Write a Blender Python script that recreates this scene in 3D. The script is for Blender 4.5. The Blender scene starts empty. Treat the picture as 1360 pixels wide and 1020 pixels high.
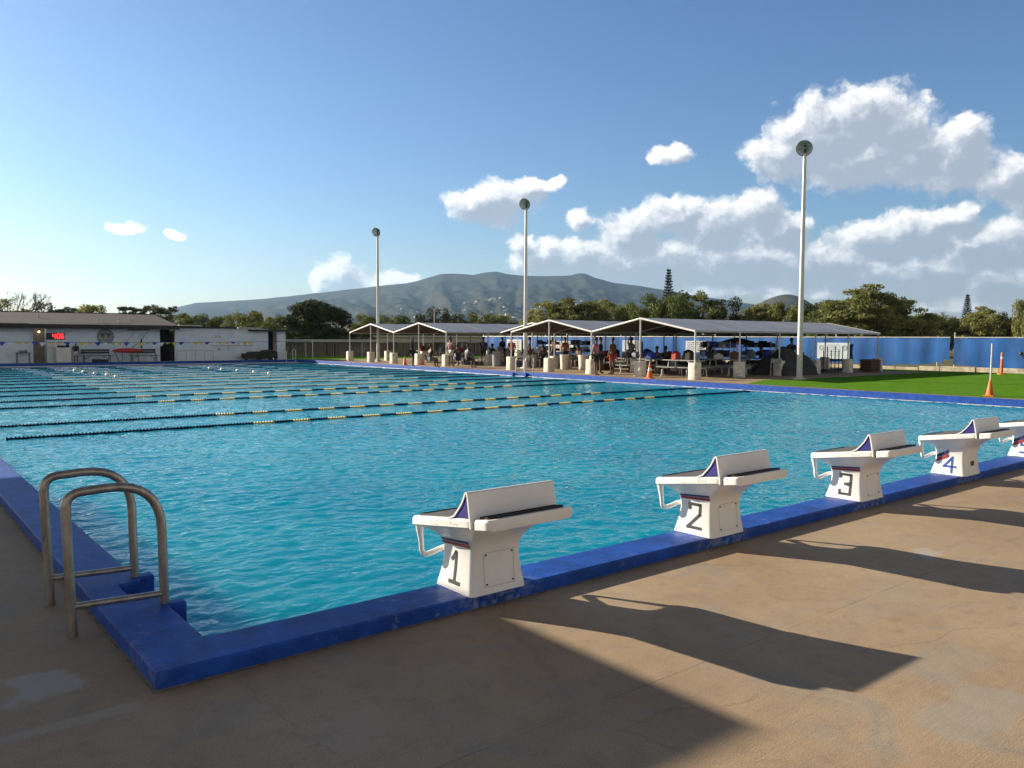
import bpy, bmesh, math, random
import numpy as np
from mathutils import Vector, Matrix
R = math.radians
S = bpy.context.scene
COL = S.collection

# ------------------------------------------------------------------ camera
CAMP = Vector((-1.056, -4.027, 1.71)); YAW = R(51.08); PITCH = R(3.28); ROLL = R(.26); FPX = 1070.3
Fv = Vector((math.cos(YAW)*math.cos(PITCH), math.sin(YAW)*math.cos(PITCH), -math.sin(PITCH)))
Rv = Vector((math.sin(YAW), -math.cos(YAW), 0)); Uv = Rv.cross(Fv)
R2 = Rv*math.cos(ROLL)+Uv*math.sin(ROLL); U2 = Uv*math.cos(ROLL)-Rv*math.sin(ROLL)
cam = bpy.data.cameras.new('camera'); camo = bpy.data.objects.new('camera', cam); COL.objects.link(camo)
M = Matrix.Identity(4)
for i in range(3):
    M[i][0] = R2[i]; M[i][1] = U2[i]; M[i][2] = -Fv[i]; M[i][3] = CAMP[i]
camo.matrix_world = M
cam.sensor_width = 36; cam.lens = 36*FPX/1360; cam.clip_start = .05; cam.clip_end = 40000
S.camera = camo
def at(px, k, z=0.):
    """ground place seen in column px at camera depth k"""
    d = Fv + R2*((px-680)/FPX)
    d = Vector((d.x, d.y, 0))
    p = CAMP + d*k
    return Vector((p.x, p.y, z))
def hz(px): return 444.7+.00456*(px+185)

# ------------------------------------------------------------------ light
SUN_AZ = R(115.2); SUN_EL = R(20)
SUNV = Vector((math.cos(SUN_AZ)*math.cos(SUN_EL), math.sin(SUN_AZ)*math.cos(SUN_EL), math.sin(SUN_EL)))
sl = bpy.data.lights.new('sun', 'SUN'); sl.energy = 5.0; sl.angle = R(.53); sl.color = (1, .88, .71)
so = bpy.data.objects.new('sun', sl); COL.objects.link(so)
so.rotation_euler = SUNV.to_track_quat('Z', 'Y').to_euler()
S.view_settings.view_transform = 'Standard'; S.view_settings.look = 'None'
S.view_settings.exposure = 0.95; S.view_settings.gamma = 1; S.view_settings.use_curve_mapping = False
S.cycles.max_bounces = 8; S.cycles.diffuse_bounces = 3; S.cycles.glossy_bounces = 3; S.cycles.transmission_bounces = 4
S.cycles.volume_bounces = 0; S.cycles.transparent_max_bounces = 8
S.cycles.caustics_reflective = False; S.cycles.caustics_refractive = False
S.cycles.sample_clamp_indirect = 6

W = bpy.data.worlds.new('World'); S.world = W; W.use_nodes = True
nt = W.node_tree; nt.nodes.clear()
def N(t, typ, **kw):
    n = t.nodes.new(typ)
    for k, v in kw.items(): setattr(n, k, v)
    return n
def mth(t, op, a, b=None, c=None, clamp=False):
    n = t.nodes.new('ShaderNodeMath'); n.operation = op; n.use_clamp = clamp
    for i, x in enumerate((a, b, c)):
        if x is None: continue
        if isinstance(x, (int, float)): n.inputs[i].default_value = x
        else: t.links.new(x, n.inputs[i])
    return n.outputs[0]
def ramp(t, fac, stops, interp='LINEAR'):
    n = t.nodes.new('ShaderNodeValToRGB'); n.color_ramp.interpolation = interp
    e = n.color_ramp.elements
    while len(e) < len(stops): e.new(.5)
    for el, (p, c) in zip(e, stops):
        el.position = p; el.color = (*c, 1) if len(c) == 3 else c
    t.links.new(fac, n.inputs[0]); return n.outputs[0]
def mixc(t, fac, a, b, mode='MIX'):
    n = t.nodes.new('ShaderNodeMix'); n.data_type = 'RGBA'; n.blend_type = mode
    for i, x in ((0, fac), (6, a), (7, b)):
        if isinstance(x, (int, float)): n.inputs[i].default_value = x
        elif isinstance(x, tuple): n.inputs[i].default_value = (*x, 1)
        else: t.links.new(x, n.inputs[i])
    return n.outputs[2]

# sky texture + clouds laid out by true compass direction and elevation
sky = N(nt, 'ShaderNodeTexSky', sky_type='NISHITA', sun_disc=False, sun_elevation=SUN_EL,
        sun_rotation=math.pi/2-SUN_AZ, altitude=10, air_density=1.0, dust_density=.7, ozone_density=2.2)
def px_dir(px, py):
    d = Fv + R2*((px-680)/FPX) - U2*((py-510)/FPX); d.normalize()
    return math.degrees(math.atan2(d.y, d.x)), math.degrees(math.asin(d.z))
CL = [  # columns: x, y, half width, half height as they read in the picture, turned into azimuth and elevation
 (1045,205,55,34),(1095,185,75,55),(1150,155,62,42),(1185,175,60,48),(1210,210,70,42),(1130,215,90,38),
 (1265,215,60,40),(1283,185,32,34),(1330,240,55,28),(1385,250,60,40),
 (655,268,56,28),(628,276,32,20),(706,248,34,13),(737,242,17,9),(895,204,27,13),(877,209,15,6),(770,293,17,16),
 (722,342,42,28),(692,320,17,12),(765,345,55,30),(838,312,45,34),(890,290,52,28),(955,300,60,34),(1010,282,36,34),(1045,305,34,26),
 (860,350,130,34),(980,350,120,34),(1080,350,110,30),(1160,320,70,26),(1215,310,60,30),(1268,290,34,20),(1300,325,90,34),
 (1190,365,150,34),(1330,370,110,34),(950,388,60,14),(1030,386,30,14),(1085,388,26,12),(1150,405,60,15),(1290,405,90,16),
 (450,368,32,27),(430,380,22,14),(525,374,40,14),(490,378,20,12),(165,303,24,9),(233,312,17,7),
 (1450,330,120,60),(1500,180,60,30),(1600,360,200,40),(-250,350,120,20)]
def cloud_group():
    g = bpy.data.node_groups.new('cloud_field', 'ShaderNodeTree')
    g.interface.new_socket('P', in_out='INPUT', socket_type='NodeSocketVector')
    g.interface.new_socket('F', in_out='OUTPUT', socket_type='NodeSocketFloat')
    gi = g.nodes.new('NodeGroupInput'); go = g.nodes.new('NodeGroupOutput')
    n1 = N(g, 'ShaderNodeTexNoise', noise_dimensions='3D'); n1.inputs['Scale'].default_value = .9; n1.inputs['Detail'].default_value = 6; n1.inputs['Roughness'].default_value = .6
    g.links.new(gi.outputs[0], n1.inputs['Vector'])
    sub = N(g, 'ShaderNodeVectorMath', operation='SUBTRACT'); g.links.new(n1.outputs['Color'], sub.inputs[0]); sub.inputs[1].default_value = (.5, .5, .5)
    sc = N(g, 'ShaderNodeVectorMath', operation='MULTIPLY'); g.links.new(sub.outputs[0], sc.inputs[0]); sc.inputs[1].default_value = (1.5, 1.3, 0)
    ad = N(g, 'ShaderNodeVectorMath', operation='ADD'); g.links.new(gi.outputs[0], ad.inputs[0]); g.links.new(sc.outputs[0], ad.inputs[1])
    acc = None
    for (px, py, rx, ry) in CL:
        a, e = px_dir(px, py); k = 1/math.hypot(1, (px-680)/FPX)
        sx = 1/(rx/FPX*57.3*k*k*1.05); sy = 1/(ry/FPX*57.3*k*1.05)
        m = N(g, 'ShaderNodeVectorMath', operation='MULTIPLY_ADD')
        g.links.new(ad.outputs[0], m.inputs[0]); m.inputs[1].default_value = (sx, sy, 0); m.inputs[2].default_value = (-a*sx, -e*sy, 0)
        l = N(g, 'ShaderNodeVectorMath', operation='LENGTH'); g.links.new(m.outputs[0], l.inputs[0])
        acc = l.outputs['Value'] if acc is None else mth(g, 'SMOOTH_MIN', acc, l.outputs['Value'], .22)
    f = mth(g, 'SUBTRACT', 1.0, acc)
    n2 = N(g, 'ShaderNodeTexNoise', noise_dimensions='3D'); n2.inputs['Scale'].default_value = .6; n2.inputs['Detail'].default_value = 9; n2.inputs['Roughness'].default_value = .62
    g.links.new(ad.outputs[0], n2.inputs['Vector'])
    f = mth(g, 'ADD', f, mth(g, 'MULTIPLY', mth(g, 'SUBTRACT', n2.outputs['Fac'], .5), 1.35))
    g.links.new(f, go.inputs[0]); return g
tc = N(nt, 'ShaderNodeTexCoord'); sep = N(nt, 'ShaderNodeSeparateXYZ'); nt.links.new(tc.outputs['Generated'], sep.inputs[0])
az = mth(nt, 'MULTIPLY', mth(nt, 'ARCTAN2', sep.outputs[1], sep.outputs[0]), 57.2958)
el = mth(nt, 'MULTIPLY', mth(nt, 'ARCSINE', sep.outputs[2]), 57.2958)
cmb = N(nt, 'ShaderNodeCombineXYZ'); nt.links.new(az, cmb.inputs[0]); nt.links.new(el, cmb.inputs[1])
cg = cloud_group()
g1 = N(nt, 'ShaderNodeGroup', node_tree=cg); nt.links.new(cmb.outputs[0], g1.inputs[0])
off = N(nt, 'ShaderNodeVectorMath', operation='ADD'); nt.links.new(cmb.outputs[0], off.inputs[0]); off.inputs[1].default_value = (.55, .75, 0)
g2 = N(nt, 'ShaderNodeGroup', node_tree=cg); nt.links.new(off.outputs[0], g2.inputs[0])
alpha = N(nt, 'ShaderNodeMapRange', interpolation_type='SMOOTHSTEP'); nt.links.new(g1.outputs[0], alpha.inputs[0])
alpha.inputs[1].default_value = -.14; alpha.inputs[2].default_value = .30
lit = mth(nt, 'ADD', .62, mth(nt, 'MULTIPLY', mth(nt, 'SUBTRACT', g1.outputs[0], g2.outputs[0]), 1.5))
thick = mth(nt, 'MULTIPLY', mth(nt, 'MAXIMUM', g1.outputs[0], 0), 1.05)
cn = N(nt, 'ShaderNodeTexNoise'); cn.inputs['Scale'].default_value = 1.1; cn.inputs['Detail'].default_value = 9; cn.inputs['Roughness'].default_value = .62; nt.links.new(cmb.outputs[0], cn.inputs['Vector'])
lit = mth(nt, 'ADD', lit, mth(nt, 'MULTIPLY', mth(nt, 'SUBTRACT', cn.outputs['Fac'], .5), .9))
lit = mth(nt, 'SUBTRACT', lit, thick, clamp=True)
ccol = ramp(nt, lit, [(0, (3.5, 4.0, 4.8)), (.28, (4.6, 5.0, 5.7)), (.55, (6.9, 7.1, 7.5)), (1, (10.2, 10.0, 9.5))])
elf = N(nt, 'ShaderNodeMapRange'); nt.links.new(el, elf.inputs[0]); elf.inputs[1].default_value = 0; elf.inputs[2].default_value = 9; elf.inputs[3].default_value = .72; elf.inputs[4].default_value = .97
al2 = mth(nt, 'MULTIPLY', alpha.outputs[0], elf.outputs[0])
tint = ramp(nt, mth(nt, 'DIVIDE', el, 40.0, clamp=True), [(0, (.96,1.0,1.04)), (.25, (.76,.95,1.15)), (1, (.64,.86,1.16))])
mixs = mixc(nt, al2, mixc(nt, 1.0, sky.outputs[0], tint, 'MULTIPLY'), ccol)
# unseen broken cloud, added behind the camera and overhead to warm the shade
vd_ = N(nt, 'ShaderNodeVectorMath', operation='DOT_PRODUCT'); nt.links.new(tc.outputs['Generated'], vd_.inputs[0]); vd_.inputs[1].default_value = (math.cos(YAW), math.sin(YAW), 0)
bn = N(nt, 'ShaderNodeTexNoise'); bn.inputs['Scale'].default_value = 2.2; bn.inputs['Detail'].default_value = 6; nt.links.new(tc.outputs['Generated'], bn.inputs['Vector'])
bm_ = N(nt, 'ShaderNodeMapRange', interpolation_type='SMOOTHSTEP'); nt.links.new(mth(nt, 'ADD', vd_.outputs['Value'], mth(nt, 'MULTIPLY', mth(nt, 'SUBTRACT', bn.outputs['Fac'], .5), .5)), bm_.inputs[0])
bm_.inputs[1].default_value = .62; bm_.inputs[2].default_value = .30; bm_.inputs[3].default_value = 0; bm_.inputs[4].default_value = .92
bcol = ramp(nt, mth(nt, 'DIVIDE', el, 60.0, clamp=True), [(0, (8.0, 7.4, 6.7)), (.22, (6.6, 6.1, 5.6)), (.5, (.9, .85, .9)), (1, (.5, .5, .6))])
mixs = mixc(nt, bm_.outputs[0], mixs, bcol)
bg = N(nt, 'ShaderNodeBackground'); bg.inputs[1].default_value = .065
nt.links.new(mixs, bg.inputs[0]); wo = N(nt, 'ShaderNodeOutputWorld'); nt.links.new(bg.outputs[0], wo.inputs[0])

# ------------------------------------------------------------------ helpers
def srgb(r, g, b):
    f = lambda c: (c/255/12.92) if c/255 <= .04045 else ((c/255+.055)/1.055)**2.4
    return (f(r), f(g), f(b))
def mat(name, col, rough=.6, metal=0., var=.12, scale=6., bump=0., bscale=40., spec=.5, emit=None, est=0, col2=None, stretch=None):
    m = bpy.data.materials.new(name); m.use_nodes = True; t = m.node_tree
    b = t.nodes['Principled BSDF']
    tc = N(t, 'ShaderNodeTexCoord'); v = tc.outputs['Object']
    if stretch:
        mp = N(t, 'ShaderNodeMapping'); t.links.new(v, mp.inputs[0]); mp.inputs['Scale'].default_value = stretch; v = mp.outputs[0]
    n = N(t, 'ShaderNodeTexNoise'); n.inputs['Scale'].default_value = scale; n.inputs['Detail'].default_value = 5; n.inputs['Roughness'].default_value = .65
    t.links.new(v, n.inputs['Vector'])
    c2 = col2 or tuple(c*(1-var*2) for c in col); c1 = col if col2 else tuple(min(1, c*(1+var)) for c in col)
    t.links.new(ramp(t, n.outputs['Fac'], [(.3, c2), (.7, c1)]), b.inputs['Base Color'])
    b.inputs['Roughness'].default_value = rough; b.inputs['Metallic'].default_value = metal; b.inputs['Specular IOR Level'].default_value = spec
    if bump:
        n2 = N(t, 'ShaderNodeTexNoise'); n2.inputs['Scale'].default_value = bscale; n2.inputs['Detail'].default_value = 4
        t.links.new(v, n2.inputs['Vector'])
        bp = N(t, 'ShaderNodeBump'); bp.inputs['Strength'].default_value = bump; bp.inputs['Distance'].default_value = .01
        t.links.new(n2.outputs['Fac'], bp.inputs['Height']); t.links.new(bp.outputs[0], b.inputs['Normal'])
    if emit: b.inputs['Emission Color'].default_value = (*emit, 1); b.inputs['Emission Strength'].default_value = est
    return m

class MB:
    def __init__(s): s.v = []; s.f = []; s.m = []
    def add(s, vs, fs, mi=0):
        o = len(s.v); s.v += [tuple(v) for v in vs]; s.f += [tuple(i+o for i in f) for f in fs]; s.m += [mi]*len(fs)
    def box(s, x0, x1, y0, y1, z0, z1, mi=0, xf=None):
        vs = [Vector(p) for p in ((x0,y0,z0),(x1,y0,z0),(x1,y1,z0),(x0,y1,z0),(x0,y0,z1),(x1,y0,z1),(x1,y1,z1),(x0,y1,z1))]
        if xf: vs = [xf @ v for v in vs]
        s.add(vs, [(0,3,2,1),(4,5,6,7),(0,1,5,4),(1,2,6,5),(2,3,7,6),(3,0,4,7)], mi)
    def tube(s, pts, r, n=8, mi=0, cap=True):
        pts = [Vector(p) for p in pts]; rs = r if isinstance(r, (list, tuple)) else [r]*len(pts)
        rings = []; up = None
        for i, p in enumerate(pts):
            d = (pts[min(i+1, len(pts)-1)]-pts[max(i-1, 0)]).normalized()
            if up is None:
                up = Vector((0, 0, 1)) if abs(d.z) < .9 else Vector((1, 0, 0))
            a = d.cross(up).normalized(); up = a.cross(d).normalized()
            rings.append([p+(a*math.cos(t)+up*math.sin(t))*rs[i] for t in [2*math.pi*j/n for j in range(n)]])
        vs = [v for rg in rings for v in rg]; fs = []
        for i in range(len(pts)-1):
            for j in range(n):
                k = (j+1) % n; fs.append((i*n+j, i*n+k, (i+1)*n+k, (i+1)*n+j))
        if cap: fs.append(tuple(reversed(range(n)))); fs.append(tuple(range((len(pts)-1)*n, len(pts)*n)))
        s.add(vs, fs, mi)
    def lathe(s, prof, n=16, c=(0,0,0), mi=0, xf=None):
        vs = []; fs = []
        for (r, z) in prof:
            for j in range(n):
                t = 2*math.pi*j/n; v = Vector((c[0]+r*math.cos(t), c[1]+r*math.sin(t), c[2]+z))
                vs.append(xf @ v if xf else v)
        for i in range(len(prof)-1):
            for j in range(n):
                k = (j+1) % n; fs.append((i*n+j, i*n+k, (i+1)*n+k, (i+1)*n+j))
        fs.append(tuple(reversed(range(n)))); fs.append(tuple(range((len(prof)-1)*n, len(prof)*n)))
        s.add(vs, fs, mi)
    def prism(s, poly, fn, d0, d1, mi=0):
        """poly of 2D points, fn(a, b, d) -> 3D"""
        n = len(poly); vs = [fn(a, b, d0) for a, b in poly]+[fn(a, b, d1) for a, b in poly]
        fs = [tuple(reversed(range(n))), tuple(range(n, 2*n))]+[(i, (i+1) % n, n+(i+1) % n, n+i) for i in range(n)]
        s.add(vs, fs, mi)
    def ell(s, c, rx, ry, rz, n=10, m=6, mi=0):
        vs = []; fs = []
        for i in range(m+1):
            ph = math.pi*i/m
            for j in range(n):
                t = 2*math.pi*j/n; vs.append((c[0]+rx*math.sin(ph)*math.cos(t), c[1]+ry*math.sin(ph)*math.sin(t), c[2]+rz*math.cos(ph)))
        for i in range(m):
            for j in range(n):
                k = (j+1) % n; fs.append((i*n+j, (i+1)*n+j, (i+1)*n+k, i*n+k))
        s.add(vs, fs, mi)
    def build(s, name, mats, parent=None, smooth=False, bevel=0, loc=None, seg=2, ang=40):
        me = bpy.data.meshes.new(name); me.from_pydata(s.v, [], s.f); me.update()
        if not isinstance(mats, (list, tuple)): mats = [mats]
        for m in mats: me.materials.append(m)
        if len(mats) > 1: me.polygons.foreach_set('material_index', s.m)
        bm = bmesh.new(); bm.from_mesh(me); bmesh.ops.remove_doubles(bm, verts=bm.verts, dist=1e-5) if smooth else None
        bmesh.ops.recalc_face_normals(bm, faces=bm.faces)
        bm.to_mesh(me); bm.free()
        if smooth:
            me.shade_smooth(); me.set_sharp_from_angle(angle=R(ang))
        o = bpy.data.objects.new(name, me); COL.objects.link(o)
        if parent: o.parent = parent
        if loc: o.location = loc
        if bevel:
            b = o.modifiers.new('bevel', 'BEVEL'); b.width = bevel; b.segments = seg; b.limit_method = 'ANGLE'; b.angle_limit = R(35)
            b.harden_normals = False
            me.shade_smooth(); me.set_sharp_from_angle(angle=R(35))
        return o
def tag(o, label, cat, group=None):
    o['label'] = label; o['category'] = cat
    if group: o['group'] = group
    return o
def struct(o): o['kind'] = 'structure'; return o
def thing(name, label, cat, loc=(0,0,0), rz=0, group=None):
    o = bpy.data.objects.new(name, None); COL.objects.link(o); o.location = loc; o.rotation_euler = (0, 0, rz)
    o.empty_display_size = .2
    return tag(o, label, cat, group)
KIDS = {}
def dup(root, loc, rz=None, label=None, scale=None):
    r = root.copy(); COL.objects.link(r); r.location = loc
    if rz is not None: r.rotation_euler = (0, 0, rz)
    if scale: r.scale = scale
    if label: r['label'] = label
    if root.name not in KIDS: KIDS[root.name] = [(c, list(c.children)) for c in root.children]
    for c, gs in KIDS[root.name]:
        d = c.copy(); COL.objects.link(d); d.parent = r
        for g in gs:
            e = g.copy(); COL.objects.link(e); e.parent = d
    return r

# ------------------------------------------------------------------ materials
def concrete_mat():
    m = bpy.data.materials.new('deck_concrete'); m.use_nodes = True; t = m.node_tree; b = t.nodes['Principled BSDF']
    tc = N(t, 'ShaderNodeTexCoord'); o = tc.outputs['Object']
    def noise(s, d=6, r=.6, v=o, dist=0.):
        n = N(t, 'ShaderNodeTexNoise'); n.inputs['Scale'].default_value = s; n.inputs['Detail'].default_value = d; n.inputs['Roughness'].default_value = r
        n.inputs['Distortion'].default_value = dist; t.links.new(v, n.inputs['Vector']); return n.outputs['Fac']
    base = ramp(t, noise(.55, 8, .62, dist=.4), [(.25, (.28, .195, .125)), (.5, (.375, .27, .168)), (.75, (.44, .335, .22))])
    c = mixc(t, mth(t, 'MULTIPLY', ramp(t, noise(1.7, 6, .7, dist=1.2), [(.52, (0,0,0)), (.68, (1,1,1))]), .45), base, (.24, .245, .235))
    c = mixc(t, mth(t, 'MULTIPLY', ramp(t, noise(7, 5, .7), [(.5, (0,0,0)), (.75, (1,1,1))]), .35), c, (.17, .125, .09))
    fine = noise(160, 3, .7)
    c = mixc(t, .8, c, ramp(t, fine, [(.3, (.25,.25,.25)), (.5, (.5,.5,.5)), (.72, (.78,.78,.78))]), 'OVERLAY')
    # broom strokes
    mp = N(t, 'ShaderNodeMapping'); t.links.new(o, mp.inputs[0]); mp.inputs['Scale'].default_value = (2, 70, 1); mp.inputs['Rotation'].default_value = (0, 0, R(4))
    br = noise(1, 3, .6, mp.outputs[0])
    c = mixc(t, .13, c, ramp(t, br, [(.3, (.36,.36,.36)), (.7, (.64,.64,.64))]), 'OVERLAY')
    # pale repair patches at fixed places, ragged edges
    sep = N(t, 'ShaderNodeSeparateXYZ'); t.links.new(o, sep.inputs[0]); ed = mth(t, 'MULTIPLY', mth(t, 'SUBTRACT', noise(4, 8, .75), .5), 2.4)
    for (x, y, sx, sy, a, col) in PATCH:
        dx = mth(t, 'DIVIDE', mth(t, 'ABSOLUTE', mth(t, 'SUBTRACT', sep.outputs[0], x)), sx)
        dy = mth(t, 'DIVIDE', mth(t, 'ABSOLUTE', mth(t, 'SUBTRACT', sep.outputs[1], y)), sy)
        dd = mth(t, 'ADD', mth(t, 'MAXIMUM', dx, dy), ed)
        k = ramp(t, dd, [(.7, (a,)*3), (1.0, (0,0,0))])
        c = mixc(t, k, c, col)
    # wandering hairline cracks
    wv = N(t, 'ShaderNodeVectorMath', operation='MULTIPLY_ADD'); nn = N(t, 'ShaderNodeTexNoise'); nn.inputs['Scale'].default_value = 1.6; nn.inputs['Detail'].default_value = 6
    t.links.new(o, nn.inputs['Vector']); t.links.new(nn.outputs['Color'], wv.inputs[0]); wv.inputs[1].default_value = (.5, .5, 0); t.links.new(o, wv.inputs[2])
    vo = N(t, 'ShaderNodeTexVoronoi', feature='DISTANCE_TO_EDGE'); vo.inputs['Scale'].default_value = .33; t.links.new(wv.outputs[0], vo.inputs['Vector'])
    crk = ramp(t, vo.outputs['Distance'], [(0, (1,1,1)), (.0011, (0,0,0))])
    gate = ramp(t, noise(.7, 2), [(.5, (0,0,0)), (.56, (1,1,1))])
    crk = mth(t, 'MULTIPLY', crk, gate)
    jl = mth(t, 'LESS_THAN', mth(t, 'ABSOLUTE', mth(t, 'ADD', mth(t, 'ADD', sep.outputs[1], 1.42), mth(t, 'MULTIPLY', mth(t, 'SUBTRACT', noise(9, 4), .5), .02))), .0035)
    jl2 = mth(t, 'LESS_THAN', mth(t, 'ABSOLUTE', mth(t, 'SUBTRACT', mth(t, 'PINGPONG', mth(t, 'ADD', sep.outputs[1], 3.3), 1.2), 1.2)), .002)
    jj = mth(t, 'MULTIPLY', mth(t, 'MAXIMUM', jl, mth(t, 'MULTIPLY', jl2, .4)), ramp(t, noise(3, 5, .7), [(.38, (0,0,0)), (.55, (1,1,1))]))
    c = mixc(t, mth(t, 'MULTIPLY', jj, .5), c, (.09, .07, .05))
    spk = ramp(t, noise(26, 2, .5), [(.77, (0,0,0)), (.79, (1,1,1))]); c = mixc(t, mth(t, 'MULTIPLY', spk, .35), c, (.06, .045, .035))
    rust = ramp(t, noise(2.3, 7, .75, dist=.8), [(.6, (0,0,0)), (.72, (1,1,1))]); c = mixc(t, mth(t, 'MULTIPLY', rust, .35), c, (.28, .14, .07))
    c = mixc(t, mth(t, 'MULTIPLY', crk, .16), c, (.05, .042, .035))
    t.links.new(c, b.inputs['Base Color']); b.inputs['Roughness'].default_value = .82; b.inputs['Specular IOR Level'].default_value = .3
    h = mth(t, 'ADD', mth(t, 'MULTIPLY', fine, .5), mth(t, 'MULTIPLY', br, .35)); h = mth(t, 'ADD', h, mth(t, 'MULTIPLY', noise(3, 5), 3.0)); h = mth(t, 'SUBTRACT', h, mth(t, 'MULTIPLY', crk, .3))
    bp = N(t, 'ShaderNodeBump'); bp.inputs['Strength'].default_value = .5; bp.inputs['Distance'].default_value = .004
    t.links.new(h, bp.inputs['Height']); t.links.new(bp.outputs[0], b.inputs['Normal']); return m
PATCH = [(-.42, .42, .17, .2, .75, (.42, .38, .33)), (2.9, -2.55, .38, .16, .55, (.33, .31, .26)), (4.2, -1.5, .5, .2, .3, (.34, .3, .24)), (5.55, -1.15, .2, .12, .7, (.42, .39, .34)),
         (-.5, -.1, .5, .05, .5, (.42, .36, .30)), (.6, -.95, .22, .2, .25, (.44, .37, .30)), (3.4, -2.2, .35, .2, .3, (.30, .29, .25))]
M_conc = concrete_mat()
M_coping = mat('coping_blue_paint', (.012, .080, .40), .55, var=.22, scale=5, bump=.35, bscale=60, spec=.25)
def add_wear(m):
    t = m.node_tree; b = t.nodes['Principled BSDF']; tc = N(t, 'ShaderNodeTexCoord')
    old = b.inputs['Base Color'].links[0].from_socket
    n = N(t, 'ShaderNodeTexNoise'); n.inputs['Scale'].default_value = 14; n.inputs['Detail'].default_value = 8; n.inputs['Roughness'].default_value = .75; t.links.new(tc.outputs['Object'], n.inputs['Vector'])
    n2 = N(t, 'ShaderNodeTexNoise'); n2.inputs['Scale'].default_value = 1.1; n2.inputs['Detail'].default_value = 3; t.links.new(tc.outputs['Object'], n2.inputs['Vector'])
    k = mth(t, 'MULTIPLY', ramp(t, n.outputs['Fac'], [(.56, (0,0,0)), (.68, (1,1,1))]), ramp(t, n2.outputs['Fac'], [(.48, (.05,)*3), (.62, (.6,)*3)]))
    # scuffed worn ring at the foot of every starting block
    sep = N(t, 'ShaderNodeSeparateXYZ'); t.links.new(tc.outputs['Object'], sep.inputs[0])
    ph = mth(t, 'SUBTRACT', mth(t, 'PINGPONG', mth(t, 'SUBTRACT', sep.outputs[0], 2.07), 1.2025), 0)
    near = mth(t, 'MULTIPLY', ramp(t, ph, [(.2, (1,1,1)), (.42, (0,0,0))]), ramp(t, mth(t, 'MULTIPLY', sep.outputs[1], .1), [(.05, (1,1,1)), (.06, (0,0,0))]))
    k2 = mth(t, 'MULTIPLY', near, ramp(t, n.outputs['Fac'], [(.46, (0,0,0)), (.6, (.75,)*3)]))
    k = mth(t, 'MAXIMUM', k, k2)
    t.links.new(mixc(t, k, old, (.30, .33, .42)), b.inputs['Base Color'])
add_wear(M_coping)
M_white = mat('white_gelcoat', (.91, .885, .83), .3, var=.05, scale=3, bump=.05, bscale=30)
M_pad = mat('grip_pad_grey', (.12, .12, .13), .95, var=.2, scale=60, bump=1.0, bscale=220)
M_black = mat('black_plastic', (.015, .015, .017), .5, var=.1)
M_blueside = mat('kick_side_blue', (.025, .02, .22), .5, var=.25, scale=20)
M_red = mat('stripe_red', (.35, .03, .03), .5)
M_navy = mat('stripe_navy', (.02, .03, .14), .5)
M_blue4 = mat('number_blue', (.03, .10, .42), .5)
M_num = mat('number_black', (.035, .038, .045), .6, var=.4, scale=30)
M_line = mat('panel_gap', (.52, .50, .47), .8)
M_steel = mat('brushed_steel', (.42, .37, .31), .38, metal=.75, var=.22, scale=14, bump=.3, bscale=90, stretch=(1,1,.3))
M_galv = mat('galvanised_steel', (.62, .62, .60), .5, metal=.35, var=.1, scale=5)
M_pole = mat('pole_white_steel', (.62, .61, .58), .42, metal=.2, var=.08, scale=2)
M_wpost = mat('tent_post_white', (.70, .69, .66), .5, var=.08, scale=4)
M_foot = mat('footing_concrete', (.80, .77, .66), .85, var=.16, scale=5, bump=.4, bscale=50)
M_roof = mat('tent_roof_metal', (.31, .33, .37), .5, metal=.0, var=.14, scale=1.2, stretch=(1,.4,1))
M_seam = mat('roof_seam', (.62, .61, .6), .5, var=.1)
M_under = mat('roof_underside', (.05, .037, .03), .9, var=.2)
M_wall = mat('painted_block_wall', (.72, .84, .95), .8, var=.07, scale=1.6, bump=.2, bscale=8)
M_tan = mat('tan_wall', (.30, .25, .19), .85, var=.12)
M_dark = mat('dark_recess', (.02, .02, .025), .9)
M_shingle = mat('brown_shingle', (.045, .034, .030), .9, var=.25, scale=3, bump=.5, bscale=14, stretch=(1,4,1))
M_fascia = mat('dark_fascia', (.03, .027, .025), .7)
M_wood = mat('weathered_fence_wood', (.10, .085, .07), .9, var=.35, scale=3, stretch=(8,8,.4))
M_pale = mat('pale_timber', (.48, .46, .42), .8, var=.12)
M_screen = mat('blue_windscreen', (.008, .105, .37), .8, var=.22, scale=1.1, stretch=(1,1,.35))
M_grass = mat('lawn_grass', (.13, .27, .03), .95, var=.3, scale=2.4, bump=1.0, bscale=60, col2=(.075, .20, .016), spec=.0)
M_dirt = mat('dry_ground', (.20, .17, .10), 1., var=.3, scale=.03, col2=(.08, .10, .035), spec=.1)
M_limest = mat('pale_kerb_stone', (.50, .44, .34), .9, var=.25, scale=3)
M_orange = mat('cone_orange', (.78, .17, .03), .5, var=.1, scale=8)
M_refl = mat('cone_white_band', (.8, .8, .8), .4)
M_tablewood = mat('table_grey', (.33, .35, .33), .7, var=.15)
M_rubber = mat('grey_bin', (.30, .33, .35), .6)
M_brown = mat('brown_box', (.14, .08, .05), .8)
M_redb = mat('red_plastic', (.45, .04, .03), .5)
M_yel = mat('float_yellow', (.75, .55, .06), .45, var=.1)
M_fblue = mat('float_navy', (.006, .013, .06), .9, var=.15, spec=.05)
M_fblue2 = mat('float_blue', (.01, .05, .42), .4, var=.15)
M_fpale = mat('float_pale', (.42, .48, .42), .5)
M_fwhite = mat('float_white', (.75, .75, .72), .4, var=.08)
M_fgreen = mat('float_green', (.02, .10, .07), .4, var=.15)
M_tarp = mat('dark_tarp', (.045, .042, .04), .8, var=.3, scale=3)
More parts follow.
